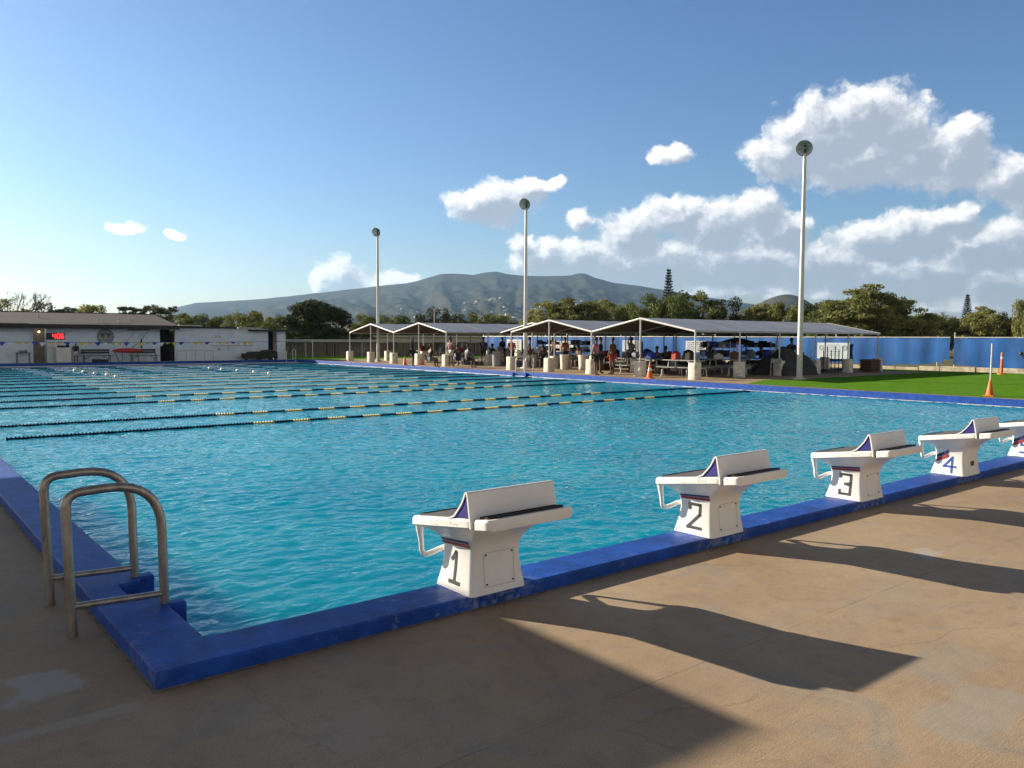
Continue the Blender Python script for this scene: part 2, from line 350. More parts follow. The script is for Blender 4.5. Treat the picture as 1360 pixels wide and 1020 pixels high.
def leaf_mat(name, a, b, tr=.25):
    m = bpy.data.materials.new(name); m.use_nodes = True; t = m.node_tree; p = t.nodes['Principled BSDF']
    tc = N(t, 'ShaderNodeTexCoord'); n = N(t, 'ShaderNodeTexNoise'); n.inputs['Scale'].default_value = .9; n.inputs['Detail'].default_value = 4
    t.links.new(tc.outputs['Object'], n.inputs['Vector'])
    oi = N(t, 'ShaderNodeObjectInfo')
    c = ramp(t, n.outputs['Fac'], [(.35, a), (.65, b)])
    hs = N(t, 'ShaderNodeHueSaturation'); t.links.new(c, hs.inputs['Color'])
    t.links.new(mth(t, 'ADD', mth(t, 'MULTIPLY', oi.outputs['Random'], .5), .75), hs.inputs['Value'])
    t.links.new(mth(t, 'ADD', mth(t, 'MULTIPLY', oi.outputs['Random'], -.03), .515), hs.inputs['Hue'])
    t.links.new(hs.outputs[0], p.inputs['Base Color']); p.inputs['Roughness'].default_value = .7; p.inputs['Specular IOR Level'].default_value = .2
    tl = N(t, 'ShaderNodeBsdfTranslucent'); t.links.new(hs.outputs[0], tl.inputs[0])
    mx = N(t, 'ShaderNodeMixShader'); mx.inputs[0].default_value = tr
    t.links.new(p.outputs[0], mx.inputs[1]); t.links.new(tl.outputs[0], mx.inputs[2])
    t.links.new(mx.outputs[0], t.nodes['Material Output'].inputs[0]); return m
M_leaf = leaf_mat('kiawe_leaves', (.15, .175, .055), (.34, .33, .115), .35)
M_leafd = leaf_mat('dark_leaves', (.055, .07, .032), (.115, .13, .05), .1)
M_leafg = leaf_mat('bright_leaves', (.085, .12, .03), (.18, .20, .055), .25)
M_pine = leaf_mat('pine_needles', (.02, .035, .02), (.04, .055, .03), .05)
M_bark = mat('bark', (.10, .075, .055), .95, var=.3, scale=4)
M_twig = mat('dry_twigs', (.20, .16, .12), .95, var=.3)

# ------------------------------------------------------------------ pool, deck, ground
def fbm2(x, y, seed, octv=5):
    r = np.zeros_like(x); a = 1.; rs = np.random.RandomState(seed)
    for o in range(octv):
        n = 64; g = rs.rand(n, n); xi = np.floor(x).astype(int); yi = np.floor(y).astype(int); fx = x-xi; fy = y-yi; fx = fx*fx*(3-2*fx); fy = fy*fy*(3-2*fy)
        v = (g[xi%n,yi%n]*(1-fx)+g[(xi+1)%n,yi%n]*fx)*(1-fy)+(g[xi%n,(yi+1)%n]*(1-fx)+g[(xi+1)%n,(yi+1)%n]*fx)*fy
        r += a*(v-.5); a *= .55; x = x*2.03+7; y = y*2.03+3
    return r
PW, PL, CW = 23.55, 50.5, .34
DX0, DX1, DY0, DY1 = -40, 45.0, -40, 75
def ring_sheet(mb, ox0, ox1, oy0, oy1, ix0, ix1, iy0, iy1, z):
    vs = [(ox0,oy0,z),(ox1,oy0,z),(ox1,oy1,z),(ox0,oy1,z),(ix0,iy0,z),(ix1,iy0,z),(ix1,iy1,z),(ix0,iy1,z)]
    mb.add(vs, [(0,1,5,4),(1,2,6,5),(2,3,7,6),(3,0,4,7)])
m = MB(); ring_sheet(m, DX0, DX1, DY0, DY1, .02, PW-.02, .02, PL-.02, 0); struct(m.build('deck', M_conc))
m = MB(); ring_sheet(m, -9000, 9000, -9000, 9000, DX0+.5, DX1-.5, DY0+.5, DY1-.5, -.03); struct(m.build('ground', M_dirt))
# coping: one raised kerb ring, with the ladder recess notched out of the near left side
ZT = .09
XC = [0, CW-.14, CW, CW+.11, PW-CW, PW]; YC = [0, CW, 1.0, 1.09, 1.2, 1.6, 1.7, 1.8, PL-CW, PL]
def solid(i, j):
    x = (XC[i]+XC[i+1])/2; y = (YC[j]+YC[j+1])/2
    if x > PW-CW or y < CW or y > PL-CW: return True
    if x < CW-.14: return True
    if x < CW: return not (1.2 < y < 1.6)
    if x < CW+.11: return 1.0 < y < 1.09 or 1.7 < y < 1.8
    return False
bm = bmesh.new(); vd = {}
def V3(x, y, z):
    k = (round(x,4), round(y,4), z)
    if k not in vd: vd[k] = bm.verts.new(k)
    return vd[k]
for i in range(len(XC)-1):
    for j in range(len(YC)-1):
        if not solid(i, j): continue
        x0_, x1_, y0_, y1_ = XC[i], XC[i+1], YC[j], YC[j+1]
        bm.faces.new([V3(x0_,y0_,ZT), V3(x1_,y0_,ZT), V3(x1_,y1_,ZT), V3(x0_,y1_,ZT)])
        for (di, dj, p, q) in ((-1,0,(x0_,y1_),(x0_,y0_)), (1,0,(x1_,y0_),(x1_,y1_)), (0,-1,(x0_,y0_),(x1_,y0_)), (0,1,(x1_,y1_),(x0_,y1_))):
            a_, b2 = i+di, j+dj
            if 0 <= a_ < len(XC)-1 and 0 <= b2 < len(YC)-1 and solid(a_, b2): continue
            bm.faces.new([V3(*p,-.35), V3(*q,-.35), V3(*q,ZT), V3(*p,ZT)])
bmesh.ops.dissolve_limit(bm, angle_limit=R(2), verts=bm.verts, edges=bm.edges)
bmesh.ops.recalc_face_normals(bm, faces=bm.faces)
me = bpy.data.meshes.new('pool_coping'); bm.to_mesh(me); bm.free(); me.materials.append(M_coping); cop = bpy.data.objects.new('pool_coping', me); COL.objects.link(cop)
m = MB(); ring_sheet(m, -.022, PW+.022, -.022, PL+.022, .01, PW-.01, .01, PL-.01, .004); struct(m.build('deck_joint', mat('joint_mortar', (.30,.24,.17), .9, var=.3, scale=12)))
b = cop.modifiers.new('bevel', 'BEVEL'); b.width = .012; b.segments = 2; b.limit_method = 'ANGLE'
struct(cop)
m = MB()
m.box(PW-CW-.07, PW-CW-.002, CW, PL-CW, -.125, -.09); m.box(CW, PW-CW-.08, PL-CW-.07, PL-CW-.002, -.13, -.065)
struct(m.build('pool_gutter', M_fwhite, bevel=.008))
# basin
M_basin = mat('basin_plaster', (.42, .62, .68), .7, var=.06, scale=.8)
m = MB(); x0, x1, y0, y1 = CW-.1, PW-CW+.1, CW-.1, PL-CW+.1; zb = -2.1
m.add([(x0,y0,zb),(x1,y0,zb),(x1,y1,zb),(x0,y1,zb),(x0,y0,-.3),(x1,y0,-.3),(x1,y1,-.3),(x0,y1,-.3)], [(0,1,2,3),(0,4,5,1),(1,5,6,2),(2,6,7,3),(3,7,4,0)])
m.build('pool_basin', M_basin)['kind'] = 'structure'
def water_mat():
    m = bpy.data.materials.new('pool_water'); m.use_nodes = True; t = m.node_tree; t.nodes.clear()
    tc = N(t, 'ShaderNodeTexCoord'); o = tc.outputs['Object']
    def noise(s, d, r, rot, st, dist=.0):
        mp = N(t, 'ShaderNodeMapping'); t.links.new(o, mp.inputs[0]); mp.inputs['Rotation'].default_value = (0, 0, R(rot)); mp.inputs['Scale'].default_value = (st, 1, 1)
        n = N(t, 'ShaderNodeTexNoise'); n.inputs['Scale'].default_value = s; n.inputs['Detail'].default_value = d; n.inputs['Roughness'].default_value = r; n.inputs['Distortion'].default_value = dist
        t.links.new(mp.outputs[0], n.inputs['Vector']); return n.outputs['Fac']
    gate = ramp(t, noise(.22, 3, .6, 0, 1), [(.3, (.55,)*3), (.7, (1.15,)*3)])
    h = mth(t, 'ADD', mth(t, 'MULTIPLY', noise(8.0, 1.5, .45, 35, .72, .4), 1.0), mth(t, 'MULTIPLY', noise(15, 1, .5, 62, .8, .4), .28))
    h = mth(t, 'ADD', mth(t, 'MULTIPLY', h, gate), mth(t, 'MULTIPLY', noise(1.3, 2, .5, 10, .8), .55))
    bp = N(t, 'ShaderNodeBump'); bp.inputs['Strength'].default_value = 1; bp.inputs['Distance'].default_value = .03
    t.links.new(h, bp.inputs['Height']); nr = bp.outputs[0]
    fr = N(t, 'ShaderNodeFresnel'); fr.inputs[0].default_value = 1.33; t.links.new(nr, fr.inputs['Normal'])
    gl = N(t, 'ShaderNodeBsdfGlossy'); gl.inputs['Roughness'].default_value = .035; t.links.new(nr, gl.inputs['Normal']); gl.inputs['Color'].default_value = (1, 1, 1, 1)
    df = N(t, 'ShaderNodeSubsurfaceScattering', falloff='RANDOM_WALK'); df.inputs['Radius'].default_value = (.5, 1.0, 1.2); df.inputs['Scale'].default_value = 4
    dcol = ramp(t, noise(.35, 4, .6, 0, 1), [(.3, (.0, .27, .46)), (.7, (.0, .40, .58))])
    t.links.new(dcol, df.inputs[0])
    rf = N(t, 'ShaderNodeBsdfRefraction'); rf.inputs['IOR'].default_value = 1.33; rf.inputs['Roughness'].default_value = .0; rf.inputs[0].default_value = (.25, .85, .95, 1); t.links.new(nr, rf.inputs['Normal'])
    m1 = N(t, 'ShaderNodeMixShader'); m1.inputs[0].default_value = .40; t.links.new(df.outputs[0], m1.inputs[1]); t.links.new(rf.outputs[0], m1.inputs[2])
    m2 = N(t, 'ShaderNodeMixShader'); t.links.new(mth(t, 'MULTIPLY', fr.outputs[0], .78), m2.inputs[0]); t.links.new(m1.outputs[0], m2.inputs[1]); t.links.new(gl.outputs[0], m2.inputs[2])
    out = N(t, 'ShaderNodeOutputMaterial'); t.links.new(m2.outputs[0], out.inputs[0]); return m
# real ripples on the surface: a sum of short crossing waves on a grid that is finest near the camera
gx = np.arange(x0, x1+.03, .048); gx[-1] = x1
gy = np.concatenate([np.arange(y0, 6, .034), np.arange(6, 14, .055), np.arange(14, 22, .09), np.arange(22, y1, .16), [y1]])
GX, GY = np.meshgrid(gx, gy, indexing='ij'); rw = np.random.RandomState(77); HH = np.zeros_like(GX)
wx = GX+.10*np.sin(GY*1.7+GX*.6)+.07*np.sin(GX*2.9-GY*1.1); wy = GY+.10*np.sin(GX*1.9+1)+.08*np.sin(GY*2.3+GX*1.3)
for q in range(54):
    lam = .15*(4.2**(rw.rand()**1.35)); th_ = rw.normal()*1.1+R(70); kk = 2*math.pi/lam; am = .031*lam*(.5+rw.rand())/math.sqrt(54)*1.0*(1 if lam < .3 else .5)
    if lam < .22: fade = np.clip((14-GY)/5, 0, 1)
    elif lam < .5: fade = np.clip((26-GY)/10, 0, 1)
    else: fade = 1
    HH += am*fade*np.sin(kk*(wx*math.cos(th_)+wy*math.sin(th_))+rw.rand()*6.28)
HH += .0012*fbm2(GX*1.3, GY*1.3, 5, 3)
nx, ny = GX.shape; VW = np.stack([GX, GY, HH-.1], -1).reshape(-1, 3)
ii, jj = np.meshgrid(np.arange(nx-1), np.arange(ny-1), indexing='ij'); q0 = (ii*ny+jj).ravel()
QF = np.stack([q0, q0+ny, q0+ny+1, q0+1], -1)
nb = len(VW); VB = np.array([(x0,y0,zb+.01),(x1,y0,zb+.01),(x1,y1,zb+.01),(x0,y1,zb+.01),(x0,y0,-.12),(x1,y0,-.12),(x1,y1,-.12),(x0,y1,-.12)])
FB = np.array([(0,3,2,1),(0,1,5,4),(1,2,6,5),(2,3,7,6),(3,0,4,7)])+nb
VA = np.concatenate([VW, VB]).astype(np.float32); FA = np.concatenate([QF, FB]).astype(np.int32)
me = bpy.data.meshes.new('water'); me.vertices.add(len(VA)); me.vertices.foreach_set('co', VA.ravel())
me.loops.add(FA.size); me.loops.foreach_set('vertex_index', FA.ravel()); me.polygons.add(len(FA)); me.polygons.foreach_set('loop_start', np.arange(0, FA.size, 4, dtype=np.int32))
me.update(calc_edges=True); me.validate(); me.materials.append(water_mat()); me.materials.append(M_basin)
me.polygons.foreach_set('material_index', np.concatenate([np.zeros(len(QF)), np.ones(5)]).astype(np.int32)); me.shade_smooth()
wob = bpy.data.objects.new('water', me); COL.objects.link(wob); struct(wob)
m = MB()
for i in range(9):
    x = 2.07+2.405*i
    m.box(x-.13, x+.13, 2.0, PL-2.0, zb+.012, zb+.016); m.box(x-.5, x+.5, 1.7, 1.95, zb+.012, zb+.016)
m.build('pool_floor_line', M_navy)['kind'] = 'structure'
# lawns
random.seed(9); ed_ = [(25.15+random.uniform(-.05,.05)+.05*math.sin(i*.4), 14.2-i*.5, .006) for i in range(107)]
ed2 = [(44.9-i*.6, 15.05+random.uniform(-.05,.05)+(.35 if i > 25 else 0), .006) for i in range(29)]
m = MB(); lw = ed_+[(25.2,-39,.006),(44.9,-39,.006)]+ed2; m.add(lw, [tuple(range(len(lw)))]); struct(m.build('lawn', M_grass))
m = MB(); m.add([(24.6,52.2,.006),(44.9,52.2,.006),(44.9,74,.006),(24.6,74,.006)], [(0,1,2,3)]); struct(m.build('lawn', M_grass))
m = MB(); m.add([(42.8,15.4,.006),(44.9,15.4,.006),(44.9,52,.006),(42.8,52,.006)], [(0,1,2,3)]); struct(m.build('lawn', M_grass))

# ------------------------------------------------------------------ starting blocks
def zt(y): return .565-.144*(y+.36)      # top of the sloping platform, local
SEC = [(0,.225,-.04,.37),(.06,.217,-.03,.35),(.14,.205,-.018,.33),(.22,.197,-.012,.322),(.28,.198,-.02,.325),(.33,.213,-.045,.34),(.37,.245,-.09,.375),(.405,.285,-.155,.42),(.44,.325,-.25,.47)]
def secat(z):
    for a, b in zip(SEC, SEC[1:]):
        if z <= b[0]:
            t = (z-a[0])/(b[0]-a[0]); return [a[i]+(b[i]-a[i])*t for i in range(4)]
    return list(SEC[-1])
def rrect(hw, y0, y1, r, n=5):
    P = []
    for cx, cy, a0 in ((hw-r, y0+r, -90), (hw-r, y1-r, 0), (-hw+r, y1-r, 90), (-hw+r, y0+r, 180)):
        for i in range(n):
            a = R(a0+90*i/(n-1)); P.append((cx+r*math.cos(a), cy+r*math.sin(a)))
    return P
def strokes(mb, paths, w, mi, y_right=-1, yc=.155, zs=1., dx=.003):
    """flat strokes on the -x face; coordinates: u to the reader's right, v up"""
    for path in paths:
        for (a, b) in zip(path, path[1:]):
            n = max(1, int(math.dist(a, b)/.02)); du, dv = b[0]-a[0], b[1]-a[1]; L = math.hypot(du, dv); nu, nv = -dv/L*w/2, du/L*w/2
            eu, ev = du/L*w/2, dv/L*w/2
            a2 = (a[0]-eu, a[1]-ev); b2 = (b[0]+eu, b[1]+ev)
            for i in range(n):
                q = []
                for t in (i/n, (i+1)/n):
                    u = a2[0]+(b2[0]-a2[0])*t; v = a2[1]+(b2[1]-a2[1])*t
                    q += [(u+nu, v+nv), (u-nu, v-nv)]
                vs = [(-secat(v)[1]-dx, yc+y_right*u, v) for (u, v) in (q[0], q[1], q[3], q[2])]
                mb.add(vs, [(0,1,2,3)], mi)
DIG = {1: [[(-.045,.20),(-.005,.245)],[(-.005,.245),(-.002,.06)],[(-.05,.055),(.05,.055)]],
       2: [[(-.055,.215),(-.055,.25),(.05,.25),(.05,.17),(-.06,.06),(.07,.06)]],
       3: [[(-.055,.225),(-.055,.25),(.055,.25),(.055,.165),(.0,.155),(.055,.145),(.055,.055),(-.055,.055),(-.055,.085)]],
       4: [[(.035,.035),(.035,.21),(-.055,.10),(.075,.10)]],
       5: [[(.05,.24),(-.045,.24),(-.045,.16),(.05,.16),(.05,.06),(-.05,.06)]]}
def make_block(num, label):
    root = thing('starting_block', label, 'starting block', (2.07+2.405*(num-1), 0, ZT+.001), 0, 'starting blocks along the pool edge')
    m = MB(); n = 20; vs = []; fs = []
    for z, hw, ya, yb in SEC:
        t = (z/.44)**2
        for (x, y) in rrect(hw, ya, yb, .035 if z < .3 else .06):
            vs.append((x, y, z-.135*t*(y-.0)+(.012*t)))
    for i in range(len(SEC)-1):
        for j in range(n):
            k = (j+1) % n; fs.append((i*n+j, i*n+k, (i+1)*n+k, (i+1)*n+j))
    fs.append(tuple(reversed(range(n)))); fs.append(tuple(range((len(SEC)-1)*n, len(SEC)*n)))
    m.add(vs, fs); ped = m.build('pedestal', M_white, root, smooth=True, ang=60)
    # platform
    def plate(ya, yb, hw, th, dz, rad):
        mm = MB(); P = rrect(hw, ya, yb, rad)
        k = len(P); ch = .012
        rings = []
        for (sc, oz) in ((.965, -th), (1, -th+ch), (1, -ch), (.975, 0)):
            yc = (ya+yb)/2; rings += [(x*sc, yc+(y-yc)*sc, zt(yc+(y-yc)*sc)+oz+dz) for x, y in P]
        f2 = [(i*k+j, i*k+(j+1) % k, (i+1)*k+(j+1) % k, (i+1)*k+j) for i in range(3) for j in range(k)]
        f2 += [tuple(reversed(range(k))), tuple(range(3*k, 4*k))]
        mm.add(rings, f2); return mm
    plate(-.195, .475, .345, .064, 0, .035).build('top_deck', M_white, root, smooth=True, ang=30)
    plate(-.365, -.207, .340, .070, -.004, .035).build('rear_deck', M_white, root, smooth=True, ang=30)
    plate(.0, .45, .30, .004, .004, .02).build('grip_pad', M_pad, root)
    plate(-.312, -.222, .30, .004, .001, .01).build('dark_slot_sheet', M_black, root)  # flat black sheet paints in the darkness of the slot behind the kick plate
    # kick plate: white bent shell with blue sides
    out = [(.035, zt(.035)+.004), (-.02, zt(-.02)+.022), (-.065, .585), (-.095, .62), (-.118, .66), (-.132, .688), (-.142, .697), (-.153, .697), (-.162, .688), (-.172, .64), (-.19, zt(-.19)+.0), (-.197, zt(-.197)-.06)]
    inn = []
    for i, p in enumerate(out):
        a = Vector(out[max(i-1, 0)]); c = Vector(out[min(i+1, len(out)-1)]); d = (c-a).normalized(); nrm = Vector((d.y, -d.x))
        inn.append((p[0]-nrm.x*-.010*-1, p[1]-nrm.y*-.010*-1) if False else (p[0]+nrm.x*-.011, p[1]+nrm.y*-.011))
    cen = Vector((-.12, .58)); 
    if (Vector(inn[6])-cen).length > (Vector(out[6])-cen).length:
        inn = [(2*o_[0]-i_[0], 2*o_[1]-i_[1]) for o_, i_ in zip(out, inn)]
    m = MB(); k = len(out)
    for i in range(k-1):
        m.prism([out[i], out[i+1], inn[i+1], inn[i]], lambda a, b, d: (d, a, b), -.345, .345)
    m.build('kick_plate', M_white, root, smooth=True, ang=35)
    m = MB(); m.prism(inn[1:-2]+[(-.178, zt(-.178)+.004), (.02, zt(.02)+.004)], lambda a, b, d: (d, a, b), -.338, .338); m.build('kick_plate_side', M_blueside, root)
    # backstroke grips
    for s in (-1, 1):
        m = MB(); m.tube([(s*.29,.455,zt(.45)-.05),(s*.285,.452,.33),(s*.282,.445,.28),(s*.28,.44,.215),(s*.272,.435,.192),(s*.25,.425,.186),(s*.21,.405,.20),(s*.16,.375,.225),(s*.10,.30,.24)], [.030,.022,.018,.018,.019,.019,.019,.019,.022], 10)
        m.build('hand_grip', M_white, root, smooth=True, ang=70)
    # number and stripes
    m = MB(); strokes(m, DIG[num], .025 if num != 4 else .024, 0); m.build('number', M_blue4 if num in (4, 5) else M_num, root)
    m = MB()
    def band(za, zb_, mi, ya=-.0, yb=.30, sk=0.):
        K = 8
        for i in range(K):
            q = []
            for j in (i, i+1):
                y = ya+(yb-ya)*j/K
                for z in (za, zb_):
                    zz = z+sk*(y-ya); sc = secat(zz); t = (zz/.44)**2; q.append((-sc[1]-.004, y, zz-.135*t*y+.012*t))
            m.add([q[0], q[1], q[3], q[2]], [(0,1,2,3)], mi)
    if num <= 3:
        band(.322, .338, 0); band(.296, .318, 1)
    else:
        band(.262, .305, 0, .165, .30, -.5); band(.212, .256, 1, .165, .30, -.5)
    m.build('stripe', [M_navy, M_red], root)
    # rear access panel lines and screws
    m = MB(); yf = lambda z: secat(z)[2]-.0025
    if num <= 3:
        L = [((-.11,.045),(.13,.045)),((.13,.045),(.13,.26)),((.13,.26),(-.11,.26)),((-.11,.26),(-.11,.045))]
        for a, b in L:
            for i in range(6):
                p = [a[0]+(b[0]-a[0])*i/6, a[1]+(b[1]-a[1])*i/6]; q = [a[0]+(b[0]-a[0])*(i+1)/6, a[1]+(b[1]-a[1])*(i+1)/6]
                w = .0014; d = (0, w) if a[1] == b[1] else (w, 0)
                m.add([(p[0]-d[0], yf(p[1]-d[1]), p[1]-d[1]), (q[0]-d[0], yf(q[1]-d[1]), q[1]-d[1]), (q[0]+d[0], yf(q[1]+d[1]), q[1]+d[1]), (p[0]+d[0], yf(p[1]+d[1]), p[1]+d[1])], [(0,1,2,3)], 0)
        for (x, z) in ((-.095,.06),(.115,.06),(.115,.245),(-.095,.245)):
            m.tube([(x, yf(z)+.002, z), (x, yf(z)-.003, z)], .006, 8, 1)
        m.build('access_panel', [M_line, M_black], root)
    elif num == 4:
        m.box(-.03,.05,yf(.14)-.006,yf(.14)+.01,.11,.165); m.build('brown_plate', M_brown, root)
    # small maker's marks on the deck's side, unreadable at this size
    m = MB()
    for y, z, w, h in ((.17,.0,.06,.005),(.16,.02,.008,.012),(.01,.012,.014,.014),(-.015,.004,.012,.008),(-.035,.006,.014,.008),(-.055,.003,.012,.01)):
        zz = zt(y)-.042+z; m.add([(-.3457,y-w/2,zz-h/2),(-.3457,y+w/2,zz-h/2),(-.3457,y+w/2,zz+h/2),(-.3457,y-w/2,zz+h/2)], [(0,1,2,3)])
    m.build('side_marking', M_line, root)
    return root
BL = {1: 'white starting block marked with a black 1, nearest to the camera', 2: 'white starting block marked with a black 2', 3: 'white starting block marked with a black 3',
      4: 'white starting block with a blue 4 and a slanted blue and red stripe', 5: 'white starting block cut off by the right edge of the photo'}
for i in range(1, 6): make_block(i, BL[i])

# ------------------------------------------------------------------ ladders
def arc(pts, rad, n=6):
    """round the corners of a polyline"""
    P = [Vector(p) for p in pts]; out = [P[0]]; rr = rad if isinstance(rad, (list, tuple)) else [rad]*(len(P)-2)
    for i in range(1, len(P)-1):
        a = (P[i-1]-P[i]).normalized(); b = (P[i+1]-P[i]).normalized(); r = rr[i-1]
        p0 = P[i]+a*r; p1 = P[i]+b*r
        for j in range(n+1):
            t = j/n; out.append(p0*(1-t)**2+P[i]*2*t*(1-t)+p1*t*t)
    out.append(P[-1]); return out
def make_ladder(name, label, loc, rz, mt, steps=True):
    root = thing(name, label, 'pool ladder', loc, rz, 'pool ladders')
    for y in (-.345, .345):
        m = MB(); m.tube(arc([(-.17,y,-.01),(-.19,y,.82),(.32,y,.845),(.345,y,-.6)], [.09, .3], 8), .0275, 12); r = m.build('grab_rail', mt, root, smooth=True, ang=80)
        m = MB(); m.tube([(-.172,y,.17),(.335,y,.15)], .020, 10); m.build('cross_bar', mt, r, smooth=True, ang=80)
    if steps:
        m = MB()
        for z in (-.3, -.58): m.box(.33,.40,-.345,.345,z-.015,z+.015)
        m.build('tread', mt, root)
    return root
make_ladder('pool_ladder', 'bronze toned steel pool ladder with two looped grab rails in the near corner', (0, 1.395, 0), 0, M_steel)
l2 = make_ladder('pool_ladder', 'pale pool ladder across the water in front of the tents', (PW, 25.4, 0), math.pi, M_galv)
m = MB(); m.box(.30,.47,-.55,-.40,-.3,.06); m.box(.30,.47,.40,.55,-.3,.06); m.build('step_block', M_coping, l2, bevel=.01)
make_ladder('pool_ladder', 'small pale ladder at the far right corner of the pool', (22.6, PL, 0), -math.pi/2, M_galv)

# ------------------------------------------------------------------ lane ropes
def float_mesh(x0, x1, pat):
    """pat(x) -> material index; discs of 6 cm pitch built with numpy"""
    n = 8; p = .062; r = .047; V = []; Fc = []; MI = []
    prof = [(0, .028), (.006, r), (.026, r), (.032, .03), (.05, .03), (.062, .028)]
    x = x0; o = 0
    while x < x1:
        for dx, rr in prof:
            for j in range(n):
                t = 2*math.pi*j/n; V.append((x+dx, rr*math.cos(t), rr*math.sin(t)))
        mi = pat(x)
        for i in range(len(prof)-1):
            for j in range(n):
                k = (j+1) % n; Fc.append((o+i*n+j, o+i*n+k, o+(i+1)*n+k, o+(i+1)*n+j)); MI.append(mi)
        o += len(prof)*n; x += p
    return V, Fc, MI
ROPEY = [12.3, 14.6, 19.2, 21.5, 23.85, 26.2, 28.3, 30.6, 32.8, 35.0, 37.4, 39.6, 42.0, 44.3, 46.6]
ORD = ['nearest the camera', 'second from the camera', 'third from the camera', 'fourth from the camera', 'fifth from the camera', 'sixth from the camera', 'seventh from the camera', 'eighth from the camera',
       'ninth from the camera', 'tenth from the camera', 'eleventh from the camera', 'fifth from the far end', 'fourth from the far end', 'third from the far end', 'second from the far end']
ORD[11:] = ['fourth from the far wall', 'third from the far wall', 'second from the far wall', 'closest to the far wall']
rp = {}
def rope_pat(kind):
    def f(x):
        if x < 5.2 or x > 18: return 0
        k = int((x-5.2)/.43)
        if kind == 'y': return 1 if k % 2 == 0 else 0
        if kind == 'w': return 2 if (k//2) % 2 == 0 else 3
        return 4 if (k//2) % 2 == 0 else 0 if (k//2) % 4 == 1 else 3
    return f
for i, y in enumerate(ROPEY):
    kind = 'y' if i < 4 else 'w' if i < 10 else 'b'
    desc = {'y': 'lane rope of navy and yellow floats', 'w': 'lane rope of pale and dark green floats', 'b': 'lane rope of blue floats'}[kind]
    root = thing('lane_rope', f'{desc}, {ORD[i]}', 'lane rope', (0, y, -.1), 0, 'lane ropes across the pool')
    if kind not in rp:
        V, Fc, MI = float_mesh(.85 if kind != 'b' else .6, 22.6, rope_pat(kind)); mm = MB(); mm.v, mm.f, mm.m = V, Fc, MI
        o = mm.build('float_line', [M_fblue, M_yel, M_fpale, M_fgreen, M_fblue2], root, smooth=False)
        o.data.shade_smooth(); rp[kind] = o
    else:
        o = rp[kind].copy(); COL.objects.link(o); o.parent = root
    m = MB(); m.tube([(CW-.02,0,.03),(.86,0,.0)], .006, 5); m.tube([(22.6,0,0),(PW-CW+.02,0,.03)], .006, 5); m.build('cable', M_galv, root)
# row of small white buoys between far ropes
for i, (px, py) in enumerate(((100,492.3),(112,494.3),(127,496.4),(143,498.3),(155,500.8),(279,489.2),(295,490.8),(316,492.5),(338,494.4),(358,496.5))):
    d = Fv + R2*((px-680)/FPX) - U2*((py-510)/FPX); k = (-.06-CAMP.z)/d.z; p = CAMP+d*k
    m = MB(); m.lathe([(.02,-.05),(.09,-.04),(.11,.02),(.08,.08),(.02,.1)], 10)
    tag(m.build('buoy', M_fwhite, loc=p, smooth=True), 'small white buoy floating between the far lane ropes', 'buoy', 'white buoys on the far water')
# backstroke pennants
root = thing('pennant_line', 'line of small blue, white and yellow pennants strung before the far building', 'pennants', (0, 49.2, 1.42))
m = MB(); XS = [-.6+i*(24.4/60) for i in range(61)]
sag = lambda x: -.10*math.sin(math.pi*min(max((x+.6)/24.4,0),1))
m.tube([(x,0,sag(x)) for x in XS], .012, 5); m.build('cord', M_fblue2, root)
random.seed(4)
for i, x in enumerate(XS[1:-1]):
    if x > 19.5: continue
    m = MB(); c = [M_yel, M_fblue2, M_fwhite, M_yel][i % 4]; w = .19; h = random.uniform(.12,.27); sw = random.uniform(-.1,.1); z = sag(x)
    m.add([(x-w,0,z),(x+w,0,z),(x+sw,random.uniform(-.08,.08),z-h)], [(0,1,2)]); m.build('pennant', c, root)
for x in (-.6, 23.8):
    m = MB(); m.tube([(x,0,-1.42),(x,0,.05)], .025, 8); m.build('post', M_galv, root, smooth=True)

# ------------------------------------------------------------------ far building
YB = 54.
root = thing('clubhouse', 'long low pool building with brown shingle roof and pale blue grey walls', 'building', (0, YB, 0))
m = MB(); m.box(-10,7.15,.0,.2,0,2.2); m.box(8.09,14.86,0,.2,0,2.55); m.box(7.15,8.09,.9,1.1,0,2.5,1); m.box(7.15,7.35,.2,.9,0,2.2); m.box(14.86,15.84,1.2,1.4,0,2.4,2)
m.box(15.84,22.5,0,.2,0,2.28); m.box(23.2,23.85,0,.2,0,2.1); m.box(22.5,23.2,.8,1.0,0,2.1,2); m.box(8.09,8.25,.2,5,0,2.5); m.box(23.65,23.85,.2,5,0,2.05); m.box(-10,23.65,7,7.2,0,2.0,1)
m.build('wall', [M_wall, M_tan, M_dark], root)
m = MB()  # main pitched roof
prof = [(-.75,2.42),(5.2,3.32),(10,2.45),(10,2.33),(5.2,3.18),(-.75,2.28)]
m.prism([(a,b) for a,b in prof], lambda a,b,d: (d,a,b), -12, 15.9)
rf = m.build('roof', M_shingle, root)
m = MB(); m.box(-12,15.93,-.80,-.755,2.16,2.44); m.box(-12,15.93,5.12,5.28,3.29,3.35); m.build('fascia', M_fascia, rf)
m = MB()
for x, y in ((8.0,2.4),(12.4,.6),(13.4,1.9),(11.1,.5)): m.tube([(x,y,2.4),(x,y,2.42+.15*y+.38)], .05, 8)
m.build('roof_vent', M_galv, rf)
m = MB(); m.prism([(-.5,2.50),(8,2.7),(8,2.6),(-.5,2.36)], lambda a,b,d:(d,a,b), -12, 7.0); m.prism([(-.3,2.40),(7,2.45),(7,2.35),(-.3,2.30)], lambda a,b,d:(d,a,b), 15.95, 21.0, 1); m.prism([(-.5,2.24),(6,2.3),(6,2.2),(-.5,2.10)], lambda a,b,d:(d,a,b), 21.02, 24.4, 1)
m.build('flat_roof', [M_pale, M_fascia], root)
